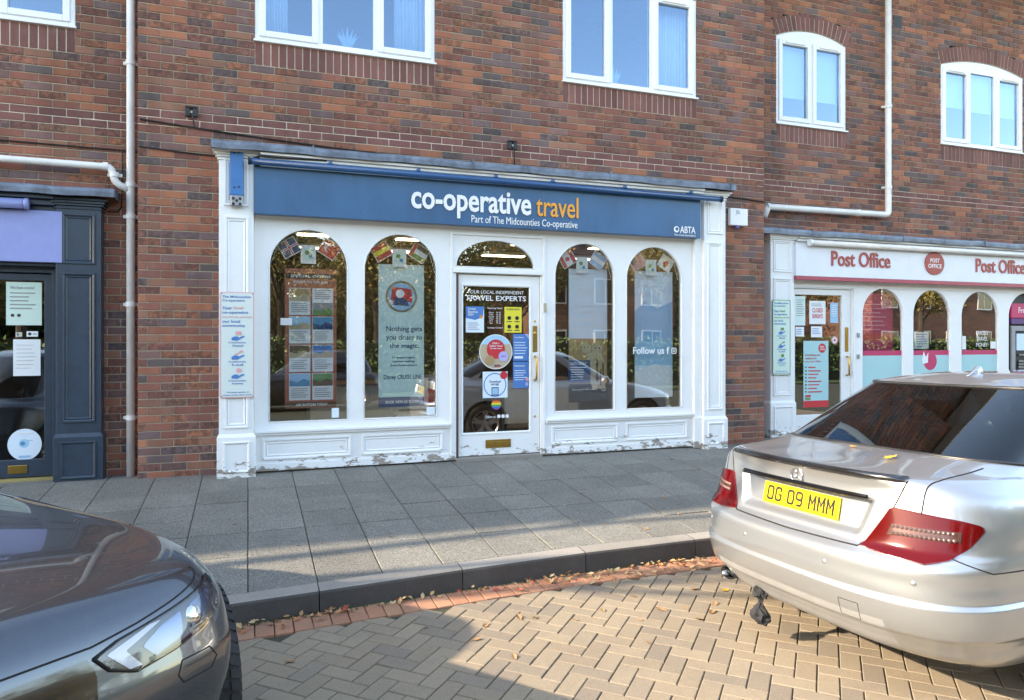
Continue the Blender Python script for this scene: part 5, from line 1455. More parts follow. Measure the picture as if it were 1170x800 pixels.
# ---- silver saloon, parked along the kerb, seen from behind
lev = [
 dict(xr=.26, xf=4.36, w=.80, Lr=.45, z=.20),
 dict(xr=.12, xf=4.48, w=.845, Lr=.5, z=.265),
 dict(xr=.035, xf=4.56, w=.875, Lr=.5, z=.40),
 dict(xr=.0, xf=4.58, w=.887, Lr=.5, z=.56, nr=3.0),
 dict(xr=.012, xf=4.57, w=.886, Lr=.5, z=.655, crease=0),
 dict(xr=.055, xf=4.55, w=.882, Lr=.47, z=.70),
 dict(xr=.085, xf=4.52, w=.878, Lr=.46, z=.735),
 dict(xr=.115, xf=4.47, w=.872, Lr=.48, z=[(.1, .86), (1.5, .84), (4.2, .74)]),
 dict(xr=.125, xf=4.38, w=.850, Lr=.50, z=[(.1, .965), (1.5, .90), (4.2, .79)]),
 dict(xr=.105, xf=4.28, w=.800, Lr=.52, z=[(.1, 1.022), (.6, .985), (1.5, .945), (3.4, .92), (4.2, .82)], nr=2.9),
 dict(xr=.145, xf=4.22, w=.765, Lr=.52, z=[(.1, 1.036), (.6, 1.02), (1.2, .975), (3.4, .945), (4.2, .83)], nr=2.9),
 dict(xr=.36, xf=3.9, w=.750, Lr=.50, z=[(.35, 1.058), (1.2, .99), (3.2, .965), (3.9, .91)], nr=3.6, tp=.06),
 dict(xr=.60, xf=3.42, w=.735, Lr=.42, Lf=.6, z=[(.60, 1.085), (1.2, 1.03), (1.6, 1.0), (3.0, .985), (3.4, .99)], crease=1, nr=4.6, nf=3, tp=.07),
 dict(xr=.90, xf=3.12, w=.675, Lr=.40, Lf=.6, z=[(.9, 1.245), (1.5, 1.21), (2.6, 1.2), (3.1, 1.17)], nr=4.4, nf=3, tp=.05),
 dict(xr=1.20, xf=2.76, w=.595, Lr=.34, Lf=.5, z=[(1.2, 1.40), (2.2, 1.395), (2.8, 1.365)], crease=1, nr=4.2, nf=3),
 dict(xr=1.28, xf=2.70, w=.56, Lr=.34, Lf=.45, z=[(1.25, 1.42), (2.2, 1.43), (2.7, 1.395)], nr=3.6),
 dict(xr=1.50, xf=2.55, w=.36, Lr=.3, Lf=.3, z=1.46),
 dict(xr=1.75, xf=2.40, w=.12, Lr=.1, Lf=.1, z=1.47),
]
def sstep(x, a, b):
    t = max(0, min(1, (x - a) / (b - a))); return t * t * (3 - 2 * t)
def disp_s(p, k, ar, af):
    d = 0
    # lower bumper tier: proud between z .37 and .52
    if p.z < .7:
        d += .016 * (sstep(p.z, .355, .368) - sstep(p.z, .508, .522))
        d -= .012 * (1 - sstep(p.z, .30, .36))
        d -= .006 * math.exp(-((p.z - .60) / .045) ** 2)
    if k < 90 and p.z > .68 and p.z < 1.0:
        # recess for the number plate: trapezoid, wider at the top
        hw = .40 + .06 * (p.z - .73) / .2
        ins = (1 - sstep(p.y, hw - .03, hw)) * sstep(p.z, .735, .775) * (1 - sstep(p.z, .905, .915))
        d -= .032 * ins
    return d
NRs = 90
def cls_s(v, k, c, right):
    if 12 <= v < 14:
        if k < 74: return 'rear_glass'
        if k > NRs + 120 + 16: return 'windscreen'
        x = c.x
        if 1.20 + (14 - v) * -.12 < x < 3.0 and k < NRs + 116:
            for px in (1.55, 2.30):
                if abs(x - px) < .035: return 'pillar'
            return 'side_glass_r' if right else 'side_glass_l'
    if v < 2.05 and abs(c.y) < .56 and c.x < .5 and c.z > .24: return 'diffuser'
    return 'body'
sil = Car('saloon_car', 'silver saloon car with a yellow rear number plate parked along the kerb on the right', 'car', (2.565, -4.46, -.375), R(2.5), lev, [(1.04, .37), (3.80, .37)], 3, disp_s, cls_s, SUB=15)
sil.root.rotation_euler = (R(-.8), 0, R(2.5))
body = sil.emit_group('body', 'body', M['silver_paint'])
rg = sil.emit_group('rear_glass', 'rear_window', M['dark_glass'])
for key, nm, mt in (('windscreen', 'windscreen', M['dark_glass']), ('side_glass_l', 'side_window', M['dark_glass']), ('side_glass_r', 'side_window', M['dark_glass']), ('pillar', 'pillar_trim', M['gloss_black']), ('diffuser', 'diffuser', M['diffuser'])):
    sil.emit_group(key, nm, mt)
finish_car(sil)
for wx in (1.04, 3.80):
    for sd in (-1, 1): wheel(sil, wx, sd * .765, side=sd, rot=.3)
    # dark wheel housings
MB().box(.62, 1.46, -.72, .72, .25, .68).box(3.4, 4.2, -.72, .72, .25, .66).build('wheel_housing', M['black_trim'], sil.root)
# parcel shelf, seats and dash
MB().box(.72, 1.25, -.62, .62, .96, .99).build('parcel_shelf', M['cabin'], sil.root)
for sx, n_ in ((1.55, 2), (2.55, 2)):
    for sy in (-.36, .36):
        st = MB().box(sx, sx + .14, sy - .24, sy + .24, .55, 1.12).build('seat', M['cabin'], sil.root, bev=.04)
        MB().box(sx - .02, sx + .08, sy - .13, sy + .13, 1.14, 1.28).build('headrest', M['cabin'], st, bev=.03)
MB().box(1.6, 3.3, -.68, .68, .26, .40).build('cabin_floor', M['cabin'], sil.root)
# heater lines
hl = MB()
full = sil.full
ra = [i for i, v in enumerate(sil.vv) if 12 <= v <= 14]
for t in range(1, 17):
    f = ra[0] + (ra[-1] - ra[0]) * t / 17; i = int(f); u = f - i
    pts = []
    for k in list(range(-62, 63, 4)):
        a = full[i][k % sil.F]; b = full[i + 1][k % sil.F]; p = a.lerp(b, u); pts.append(p + Vector((.006, 0, -.006)))
    hl.tube(pts, .0012, 4)
hl.build('heater_lines', pm('heater_line', (.12, .05, .03), .5), rg)
# black surround of the rear glass
bz = MB()
for i in (ra[0], ra[-1]):
    bz.tube([full[i][k % sil.F] + Vector((0, 0, .001)) for k in range(-74, 75, 2)], .009, 8)
for sg in (-1, 1): bz.tube([full[i][(sg * 74) % sil.F] for i in ra], .009, 8)
bz.build('window_seal', M['black_trim'], rg, smooth=True)
# tail lamps
def both(f):
    for sg in (1, -1): f(sg)
LAMP = [(.44, .705), (.58, .690), (.74, .682), (.85, .71), (.94, .765), (1.01, .83), (1.005, .853), (.92, .872), (.76, .887), (.60, .898), (.565, .892)]
def lampf(sg):
    P = lambda poly: [(a * sg, z) for a, z in poly]
    l = sil.patch('rear', P(LAMP), .004, 'tail_lamp', M['lamp_red'])
    def band(z0, z1, a0, a1, off, nm, mt):
        # keep inside the lamp outline
        q = [(a0 + .0, z0), (a1, z0 + .006), (a1 + .01, z1), (a0 + .02, z1)]
        sil.patch('rear', P(q), off, nm, mt, l, rows=6, cols=30, skirt=.002)
    band(.775, .825, .56, .90, .0075, 'clear_band', M['lamp_clear'])
    leds = MB()
    for r_ in range(2):
        for k in range(14):
            p, n = sil.hit('rear', sg * (.59 + k * .022), .788 + r_ * .028)
            leds.lathe([(0, .004), (.007, .002), (.009, 0)], p + n * .008, n, 8)
    leds.build('led_row', M['led'], l, smooth=True)
    sil.patch('rear', P(LAMP), .013, 'lens', M['lens_smoke'], l, skirt=.012)
M['led'] = pm('led_dot', (.30, .27, .25), .3, .5)
M['lens_smoke'] = glass_mat('smoked_lens', (.72, .62, .62), 1.0, 1.45)
both(lampf)
# panel gaps
def gaps(sg):
    sil.line('rear', [(sg * .645, 1.012), (sg * .585, .90), (sg * .49, .735), (sg * .43, .705)], .0035, 'panel_gap', M['seam'], body)
    sil.topline([(.135, sg * .645), (.30, sg * .665), (.60, sg * .655)], .0035, 'panel_gap', M['seam'], body)
    sil.line('rear', [(sg * .86, .715), (sg * 1.02, .66), (sg * 1.35, .655), (sg * 1.42, .655)], .003, 'panel_gap', M['seam'], body)
both(gaps)
sil.line('rear', [(-.43, .703), (0, .695), (.43, .703)], .0045, 'panel_gap', M['seam'], body, dens=20)
# boot lip spoiler
sp = MB(); rows_ = []
for j in range(61):
    a = -.65 + 1.3 * j / 60
    p, n = sil.hit('rear', a, 1.012)
    e = min(1, (1 - abs(a) / .65) * 8); n2 = Vector((n.x, n.y, 0)).normalized()
    rows_.append([p + n2 * .001, p + n2 * (.012 * e) + Vector((0, 0, .0)), p + n2 * (.018 * e) + Vector((0, 0, .018 * e)), p + n2 * (.006) + Vector((0, 0, .028 * e)), p - n2 * .03 + Vector((0, 0, .026))])
sp.grid(rows_); sp.build('boot_spoiler', M['gloss_black'], sil.root, smooth=True, fix=True)
# chrome strip above the plate
p0, n0 = sil.hit('rear', 0, .915)
rows_ = []
for j in range(41):
    a = -.44 + .88 * j / 40
    p, n = sil.hit('rear', a, .921)
    rows_.append([p + n * .0 + Vector((0, 0, .012)), p + n * .012 + Vector((0, 0, .010)), p + n * .016 + Vector((0, 0, -.004)), p + n * .010 + Vector((0, 0, -.014)), p - n * .02 + Vector((0, 0, -.014))])
MB().grid(rows_).build('chrome_strip', M['dark_chrome'], sil.root, smooth=True, fix=True)
# number plate
pc, pn = sil.hit('rear', 0, .835); pl_, _ = sil.hit('rear', 0, .79)
up = (pc - pl_).normalized(); up = Vector((up.x, 0, up.z)).normalized()
r_ = Vector((0, -1, 0)); n_ = r_.cross(up)
cc = pc.lerp(pl_, .10) + n_ * .006
hw, hh, th = .26, .0555, .004
vs = [cc + r_ * a + up * b + n_ * c for c in (-th, th) for a, b in ((-hw, -hh), (hw, -hh), (hw, hh), (-hw, hh))]
plate = MB().add(vs, [(3, 2, 1, 0), (4, 5, 6, 7), (0, 1, 5, 4), (1, 2, 6, 5), (2, 3, 7, 6), (3, 0, 4, 7)]).build('number_plate', M['plate_yellow'], sil.root, bev=.002)
def plate_glyph(ch):
    W_, H_, T = .050, .079, .0125
    O_ = [rrect(0, 0, W_, H_, .016), rrect(T, T, W_ - T, H_ - T, .007)]
    if ch in 'O0': return O_, W_
    if ch == 'M':
        return [[(0, 0), (T, 0), (T, .052), (W_ / 2 - .0005, .020), (W_ / 2 + .0005, .020), (W_ - T, .052), (W_ - T, 0), (W_, 0), (W_, H_), (W_ - .010, H_), (W_ / 2, .043), (.010, H_), (0, H_)]], W_
    if ch == 'G':
        return [[(.016, 0), (W_ - .016, 0), (W_ - .005, .005), (W_, .016), (W_, .042), (W_ * .5, .042), (W_ * .5, .031), (W_ - T, .031), (W_ - T, .018), (W_ - T - .006, T), (T + .006, T), (T, .018), (T, H_ - .018), (T + .006, H_ - T), (W_ - T - .006, H_ - T), (W_ - T, H_ - .018), (W_ - T, H_ - .026), (W_, H_ - .026), (W_, H_ - .016), (W_ - .005, H_ - .005), (W_ - .016, H_), (.016, H_), (.005, H_ - .005), (0, H_ - .016), (0, .016), (.005, .005)]], W_
    if ch == '9':
        return [[(.010, 0), (W_ - .016, 0), (W_ - .005, .005), (W_, .016), (W_, H_ - .016), (W_ - .005, H_ - .005), (W_ - .016, H_), (.016, H_), (.005, H_ - .005), (0, H_ - .016), (0, .045), (.005, .034), (.016, .029), (W_ - T, .029), (W_ - T, .018), (W_ - T - .006, T), (.010, T)], rrect(T, .029 + T, W_ - T, H_ - T, .005)], W_
    return None, .030
def plate_text(s_, c, r, up, mat, parent):
    r = Vector(r); up = Vector(up); n = r.cross(up); tot = sum((.050 if ch != ' ' else .022) + .0085 for ch in s_) - .0085
    cu = bpy.data.curves.new('lettering', 'CURVE'); cu.dimensions = '2D'; cu.fill_mode = 'BOTH'; cu.extrude = .0006
    x = -tot / 2
    for ch in s_:
        g_, w_ = plate_glyph(ch)
        if ch == ' ': x += .022 + .0085; continue
        for ol in g_:
            sp_ = cu.splines.new('POLY'); sp_.points.add(len(ol) - 1); sp_.use_cyclic_u = True
            for i, (a, b) in enumerate(ol): sp_.points[i].co = (x + a, b - .0395, 0, 1)
        x += w_ + .0085
    me = curve_mesh(cu, 'lettering')
    for v in me.vertices: v.co = c + r * v.co.x + up * v.co.y + n * v.co.z
    me.materials.clear(); me.materials.append(mat)
    o = bpy.data.objects.new('lettering', me); COL.objects.link(o); o.parent = parent
plate_text('OG 09 MMM', cc + n_ * (th + .0008), r_, up, M['plate_black'], plate)
# round three-pointed emblem
ec, en = sil.hit('rear', 0, .957); en = Vector((en.x, 0, en.z)).normalized(); eu = Vector((0, -1, 0)).cross(en) * -1
eu = en.cross(Vector((0, -1, 0))); eu = Vector((0, -1, 0)).cross(en); 
if eu.z < 0: eu = -eu
em = MB(); rr_ = .040
ring = [ec + en * .008 + Vector((0, 1, 0)) * rr_ * math.cos(a) + eu * rr_ * math.sin(a) for a in [2 * PI * k / 40 for k in range(41)]]
em.tube(ring, .0038, 8)
for k in range(3):
    a = PI / 2 + k * 2 * PI / 3
    d_ = Vector((0, 1, 0)) * math.cos(a) + eu * math.sin(a)
    em.tube([ec + en * .010, ec + en * .010 + d_ * rr_], [.0062, .0014], 4)
em.build('emblem', M['chrome'], sil.root, smooth=True)
# roof aerial, sensors, tow cover, exhaust
p, n = sil.top(1.42, 0)
MB().grid([[p + Vector((x, y * s_, z * s_)) for x, z in ((0, 0), (.03, .012), (.09, .055), (.105, .058), (.125, .03), (.14, 0))] for y, s_ in ((-.02, .1), (-.012, 1), (.012, 1), (.02, .1))]).build('roof_aerial', M['silver_paint'], sil.root, smooth=True)
for a in (-.70, -.28, .28, .70):
    p, n = sil.hit('rear', a, .60); MB().lathe([(0, .003), (.010, .002), (.012, 0), (.013, -.004)], p, n, 16).build('parking_sensor', M['silver_paint'], sil.root, smooth=True)
sil.line('rear', [(-.46, .455), (-.36, .455), (-.36, .375), (-.46, .375), (-.46, .455)], .0015, 'tow_cover_gap', M['seam'], body)
for sg in (1,):
    p, n = sil.hit('rear', sg * .60, .315); n = Vector((-1, 0, 0))
    ex = MB(); 
    for (ra_, h_) in (((.058, .034), -.10), ((.062, .038), .012), ((.054, .030), .014), ((.050, .027), -.08)): ex.v += [tuple(p + Vector((-h_ - .0, math.cos(t) * ra_[0], math.sin(t) * ra_[1] - .02))) for t in [2 * PI * k / 28 for k in range(28)]]
    for i in range(3):
        for k in range(28): ex.f.append((i * 28 + k, i * 28 + (k + 1) % 28, (i + 1) * 28 + (k + 1) % 28, (i + 1) * 28 + k)); ex.m.append(0)
    ex.build('exhaust_tip', M['dark_chrome'], sil.root, smooth=True, fix=True)
# side details: sill line, handles, mirrors
for sg in (-1, 1):
    for x in (1.75, 2.75):
        loc, no, _, _ = sil.bvh.ray_cast(Vector((x, sg * 2, .86)), Vector((0, -sg, 0)))
        MB().tube([loc, loc + Vector((.02, sg * .035, 0)), loc + Vector((.16, sg * .035, 0)), loc + Vector((.18, 0, 0))], .011, 10).build('door_handle', M['silver_paint'], sil.root, smooth=True)
    for x in (1.55, 2.42, 3.22):
        pts = []
        for z in [.30 + .07 * k for k in range(9)]:
            loc, no, _, _ = sil.bvh.ray_cast(Vector((x, sg * 2, z)), Vector((0, -sg, 0)))
            if loc is not None and not ((loc.x - 1.04) ** 2 + (z - .33) ** 2 < .15): pts.append(loc)
        if len(pts) > 2: MB().tube(pts, .003, 6).build('panel_gap', M['seam'], body)
    MB().lathe([(0, -.09), (.05, -.08), (.075, -.03), (.078, .03), (.05, .08), (0, .09)], (3.05, sg * .95, 1.0), (0, 1, 0), 20).build('door_mirror', M['silver_paint'], sil.root, smooth=True)
    MB().tube([(3.05, sg * .80, .96), (3.05, sg * .90, .98)], .02, 8).build('mirror_arm', M['black_trim'], sil.root)

# ---- dark grey hatchback, only its bonnet, headlamp and front wheel in frame
GL = 4.20
def grey_levels(): return [
 dict(xr=.22, xf=GL - .22, w=.80, z=.20, Lf=.4, nf=3),
 dict(xr=.08, xf=GL - .07, w=.85, Lf=.36, z=.27, nf=5),
 dict(xr=.02, xf=GL - .01, w=.885, Lf=.36, z=.42, nf=5),
 dict(xr=.0, xf=GL, w=.90, Lf=.36, z=.55, nf=5),
 dict(xr=.03, xf=GL - .02, w=.90, Lf=.36, z=.64, nf=5),
 dict(xr=.06, xf=GL - .05, w=.895, Lf=.38, z=[(1, .72), (3.0, .72), (4.1, .735)], nf=5),
 dict(xr=.10, xf=GL - .09, w=.880, Lf=.40, z=[(1, .84), (2.6, .81), (4.1, .80)], nf=5),
 dict(xr=.14, xf=GL - .14, w=.845, Lf=.44, z=[(1, .90), (2.6, .90), (3.6, .89), (4.1, .845)], nf=4.5),
 dict(xr=.18, xf=GL - .22, w=.800, Lf=.56, z=[(1, .93), (2.5, .945), (3.5, .925), (4.0, .872)], nf=3),
 dict(xr=.22, xf=GL - .60, w=.745, Lf=.50, z=[(1, .955), (2.4, .965), (3.0, .945), (3.6, .92)], nf=3.2),
 dict(xr=.26, xf=2.78, w=.725, Lf=.42, z=[(1, .97), (2.4, .98), (2.8, .968)], crease=1, nf=3.4),
 dict(xr=.40, xf=2.42, w=.665, Lf=.42, z=[(.4, 1.22), (2.4, 1.19)], nf=3.4),
 dict(xr=.62, xf=2.05, w=.58, Lf=.35, z=[(.6, 1.45), (2.0, 1.43)], crease=1, nf=3.4),
 dict(xr=.72, xf=1.97, w=.54, Lf=.33, z=1.49),
 dict(xr=.90, xf=1.8, w=.34, Lf=.3, z=1.53),
 dict(xr=1.1, xf=1.6, w=.1, Lf=.1, Lr=.1, z=1.54)]
def cls_g(v, k, c, right):
    if 10 <= v < 12:
        if k < 76: return 'rear_glass'
        if k > 90 + 120 + 14: return 'windscreen'
        if .75 < c.x < 2.35:
            for px in (.95, 1.6):
                if abs(c.x - px) < .035: return 'pillar'
            return 'side_glass_r' if right else 'side_glass_l'
    return 'body'
def hatchback(label, loc, heading, paint, steer=0, blocks=False, dx=0):
    g_ = Car('hatchback_car', label, 'car', loc, heading, grey_levels(), [(.78, .37), (3.64, .36)], 3, None, cls_g)
    gb = g_.emit_group('body', 'body', paint)
    for key, nm, mt in (('rear_glass', 'rear_window', M['dark_glass']), ('windscreen', 'windscreen', M['dark_glass']), ('side_glass_l', 'side_window', M['dark_glass']), ('side_glass_r', 'side_window', M['dark_glass']), ('pillar', 'pillar_trim', M['gloss_black'])):
        g_.emit_group(key, nm, mt)
    finish_car(g_)
    MB().box(.4, 1.16, -.72, .72, .25, .70).box(3.22, 3.98, -.70, .70, .25, .64).build('wheel_housing', M['black_trim'], g_.root)
    MB().box(1.1, 2.9, -.7, .7, .28, .45).build('cabin_floor', M['cabin'], g_.root)
    for sx in (.95, 1.6):
        for sy in (-.36, .36): MB().box(sx, sx + .14, sy - .24, sy + .24, .5, 1.10).build('seat', M['cabin'], g_.root, bev=.04)
    for wx in (.78, 3.64):
        for sd in (-1, 1):
            st = steer if wx > 2 else 0
            vis = blocks and wx > 2 and sd == 1
            wheel(g_, wx + (dx if vis else 0), sd * (.79 + (.0 if not vis else .16)), side=sd, steer=st, blocks=vis, rot=.8)
    # headlamps
    for sg in (1, -1):
        P = lambda poly: [(a * sg, z) for a, z in poly]
        HL = [(.30, .705), (.34, .66), (.42, .628), (.56, .645), (.68, .672), (.77, .70), (.83, .755), (.865, .805), (.77, .79), (.66, .772), (.53, .752), (.38, .730)]
        l = g_.patch('front', P(HL), .002, 'headlamp', M['housing'])
        g_.patch('front', P([(.335, .703), (.40, .640), (.44, .640), (.395, .695), (.53, .742), (.49, .742)]), .006, 'light_guide', M['drl'], l, rows=20, cols=6, skirt=.002)
        g_.patch('front', P([(.45, .690), (.49, .648), (.60, .672), (.61, .745), (.53, .728)]), .005, 'reflector', M['reflector'], l, rows=10, cols=10, skirt=.002)
        g_.patch('front', P([(.64, .685), (.69, .690), (.82, .780), (.77, .778), (.65, .75)]), .005, 'reflector', M['reflector'], l, rows=10, cols=10, skirt=.002)
        p, n = g_.hit('front', sg * .665, .718)
        MB().lathe([(0, .012), (.02, .010), (.032, .004), (.036, -.004)], p, n, 24).build('projector', M['lens_glass'] if False else M['chrome'], l, smooth=True)
        g_.patch('front', P(HL), .014, 'lens', M['lens_glass'], l, skirt=.014)
        g_.line('front', P(HL + HL[:1]), .005, 'lamp_seal', M['seam'], l, off=.006, dens=6)
        # bonnet gap, from the grille round the lamp and back along the wing
        g_.line('front', P([(0, .738), (.18, .738), (.30, .738), (.45, .757), (.60, .782), (.74, .808), (.87, .845)]), .0035, 'panel_gap', M['seam'], gb)
        g_.topline([(x, sg * y) for x, y in ((3.55, .80), (3.4, .79), (3.1, .765), (2.8, .745), (2.6, .735))], .0035, 'panel_gap', M['seam'], gb)
        g_.line('front', P([(.58, .60), (.70, .60), (.73, .56), (.70, .53), (.58, .53), (.56, .56), (.58, .60)]), .0025, 'sensor_cover_gap', M['seam'], gb)
        m_ = MB().lathe([(0, -.09), (.05, -.08), (.08, -.03), (.08, .03), (.05, .08), (0, .09)], (1.50, sg * .92, 1.0), (0, 1, 0), 20); m_.build('door_mirror', paint, g_.root, smooth=True)
    gr = g_.patch('front', [(-.30, .66), (-.26, .34), (.26, .34), (.30, .66), (.28, .71), (-.28, .71)], .004, 'grille', M['gloss_black'])
    for k in range(8):
        z = .35 + k * .035; g_.line('front', [(-.25, z), (.25, z)], .004, 'grille_bar', M['dark_chrome'], gr, off=.008)
    return g_
HEAD = R(-50)
hd = Vector((math.cos(HEAD), math.sin(HEAD), 0)); lf = Vector((-math.sin(HEAD), math.cos(HEAD), 0))
corner_w = Vector((-.165, -4.56, 0)); cl = Vector((GL - .22, .80, 0))
org = corner_w - hd * cl.x - lf * cl.y
gcar = hatchback('dark grey hatchback at the lower left showing its bonnet, headlamp and front wheel', (org.x, org.y, -.37), HEAD, M['grey_paint'], steer=R(-24), blocks=True, dx=.09)
for c_ in (sil, gcar): pass

# ------------------------------------------------------------------ leaves
M['leaf'] = None
def leaf_mat():
    m, nt, b, N, L = newmat('dry_leaf'); b.inputs['Roughness'].default_value = .7
    geo = N.new('ShaderNodeNewGeometry')
    r = ramp(N, [(0, (.42, .27, .12)), (.35, (.52, .38, .20)), (.6, (.30, .16, .07)), (.8, (.45, .20, .06)), (.93, (.45, .06, .04)), (1, (.48, .34, .12))], 'LINEAR'); L.new(geo.outputs['Random Per Island'], r.inputs[0])
    L.new(r.outputs[0], b.inputs['Base Color']); return m
M['leaf'] = leaf_mat()
M['leaf_yellow'] = pm('yellow_leaf', (.75, .42, .03), .6)
def leaf_into(mb, x, y, z, s_, rng, flatn=1):
    """small curled leaf with lobes"""
    yaw = rng.uniform(0, 2 * PI); Q = Matrix.Translation((x, y, z)) @ Matrix.Rotation(yaw, 4, 'Z') @ Matrix.Rotation(rng.uniform(-.35, .35) * flatn, 4, 'X') @ Matrix.Rotation(rng.uniform(-.3, .3) * flatn, 4, 'Y')
    cu_ = rng.uniform(.1, .9)
    ol = [(-.9, 0), (-.5, .28), (-.25, .30), (-.1, .52), (.2, .36), (.45, .42), (.6, .18), (1.0, 0), (.6, -.2), (.42, -.40), (.2, -.34), (-.1, -.50), (-.25, -.28), (-.5, -.26)]
    ol = [(a * s_, b * s_ * rng.uniform(.8, 1.1)) for a, b in ol]
    H = lambda a, b: (abs(b) / s_) ** 1.5 * s_ * cu_ + (a / s_) ** 2 * s_ * cu_ * .35
    vs = [Q @ Vector((a, b, H(a, b))) for a, b in ol] + [Q @ Vector((a * s_, 0, H(a * s_, 0))) for a in (-.5, 0, .5)]
    n = len(ol)
    fs = [(0, 13, n), (0, n, 1), (1, n, 2), (n, 13, 12), (2, n, n + 1, 3), (n, 12, 11, n + 1), (3, n + 1, 4), (n + 1, 11, 10), (4, n + 1, n + 2, 5), (n + 1, 10, 9, n + 2), (5, n + 2, 6), (n + 2, 9, 8), (6, n + 2, 7), (n + 2, 8, 7)]
    mb.add(vs, fs)
lr = random.Random(77)
mb = MB()
for i in range(640):
    x = lr.uniform(-1.0, 6)
    dens = .22 + .4 * math.exp(-((x - .6) / .5) ** 2) + 1.0 * math.exp(-((x - 2.6) / .8) ** 2)
    if lr.random() > dens: continue
    spread = .05 + .10 * math.exp(-((x - 2.7) / .8) ** 2)
    y = kerb_y(x) - .02 - abs(lr.gauss(0, spread)) - lr.uniform(0, .03)
    leaf_into(mb, x, y, rz(y) + .014 + lr.uniform(0, .02), lr.uniform(.014, .036), lr, 1.8)
tag(mb.build('fallen_leaves', M['leaf']), kind='stuff')
mb = MB()
for i in range(900):      # tiny bits and moss in the gutter
    x = lr.uniform(-1.5, 6); y = kerb_y(x) - abs(lr.gauss(0, .03)) - .005
    s_ = lr.uniform(.003, .009); z = rz(y) + .010
    mb.add([(x - s_, y - s_, z), (x + s_, y - s_ * .6, z + .002), (x + s_ * .7, y + s_, z), (x, y, z + s_)], [(0, 1, 3), (1, 2, 3), (2, 0, 3)])
tag(mb.build('gutter_moss', pm('moss', (.05, .075, .015), .95, var=.5)), kind='stuff')
def one_leaf(x, y, z, s_, label, group=None, mat=None):
    m_ = MB(); leaf_into(m_, 0, 0, 0, s_, lr, .7)
    z0 = min(v[2] for v in m_.v)
    m_.v = [(a, b, c - z0) for a, b, c in m_.v]
    o = m_.build('fallen_leaf', mat or M['leaf']); o.location = (x, y, z)
    return tag(o, label, 'leaf', group)
lone = [(590, 690), (604, 692), (560, 700), (641, 700), (668, 688), (702, 708), (722, 694), (748, 712), (745, 694), (775, 693), (768, 704), (810, 682), (838, 652), (612, 668), (520, 700), (700, 668), (760, 668), (552, 718)]
def from_px(px, py, z):
    t = (px - 585) / 829; a = R(20) + math.atan(t); q = math.cos(R(20)) + math.sin(R(20)) * math.tan(a)
    S = (1.289 - z) / ((py - 388) / 829 * q); return S * math.tan(a), S - 7.48
LEAF_ROAD = [(1.50, -3.48), (1.59, -3.51), (1.28, -3.52), (1.80, -3.62), (2.02, -3.54), (2.16, -3.74), (2.36, -3.65), (2.49, -3.85), (2.52, -3.67), (2.72, -3.68), (2.63, -3.78), (3.08, -3.62), (1.66, -3.30), (.95, -3.44), (2.31, -3.40), (2.75, -3.42), (1.17, -3.68), (.2, -3.62), (2.05, -4.02), (1.3, -3.95)]
for k, (x, y) in enumerate(LEAF_ROAD):
    if k == 12: continue
    one_leaf(x, y, rz(y) + .001, lr.uniform(.022, .042), 'small dry leaf lying alone on the block paving', 'single leaves on the block paving')
one_leaf(2.93, -3.50, rz(-3.5) + .001, .045, 'bright orange leaf on the block paving just left of the silver car', None, M['leaf_yellow'])
LEAF_PAV = [(3.1, -1.35), (3.5, -1.85), (3.35, -2.3), (1.55, -1.9), (.98, -2.2), (.33, -2.2), (2.65, -2.35), (-.1, -1.6), (4.4, -.55), (2.9, -2.55)]
for x, y in LEAF_PAV:
    one_leaf(x, y, pz(y) + .001, lr.uniform(.02, .035), 'small brown leaf lying alone on the grey pavement slabs', 'single leaves on the pavement')
# two yellow leaves on the boot lid of the silver car
bpy.context.view_layer.update()
mw = sil.root.matrix_world
def on_car(x, y, s_, label, dz=.004):
    p, n = sil.top(x, y); w = mw @ p
    one_leaf(w.x, w.y, w.z + dz, s_, label, None, M['leaf_yellow'])
on_car(.43, -.30, .052, 'pointed yellow leaf lying on the boot lid of the silver car')
on_car(.53, .02, .026, 'small round yellow leaf caught at the foot of the silver car rear window')

# dirty rag hanging below the rear bumper
m_ = MB(); px_, py_ = None, None
p, n = sil.hit('rear', .28, .30)
rows_ = []
rr = random.Random(3)
for i in range(15):
    t = i / 14; z = .30 - .20 * t
    rad = .012 + (.028 if t < .3 else 0) * math.sin(PI * t / .3) + (.036 * math.sin(PI * (t - .45) / .55) if t > .45 else 0)
    cx = .10 + .01 * math.sin(t * 7); cy = .28 - .04 * t
    rows_.append([(cx + rad * math.cos(2 * PI * k / 18) * rr.uniform(.7, 1.35), cy + rad * math.sin(2 * PI * k / 18) * rr.uniform(.7, 1.35), z + rr.uniform(-.006, .006)) for k in range(18)])
m_.grid(rows_, close=True)
m_.v = [tuple(mw @ Vector(v)) for v in m_.v]
rag = single(m_, 'rag', pm('dirty_rag', (.03, .03, .033), .95, var=.5, bump=1, bscale=60), 'dirty black knotted rag hanging below the rear bumper of the silver car', 'rag', smooth=False)

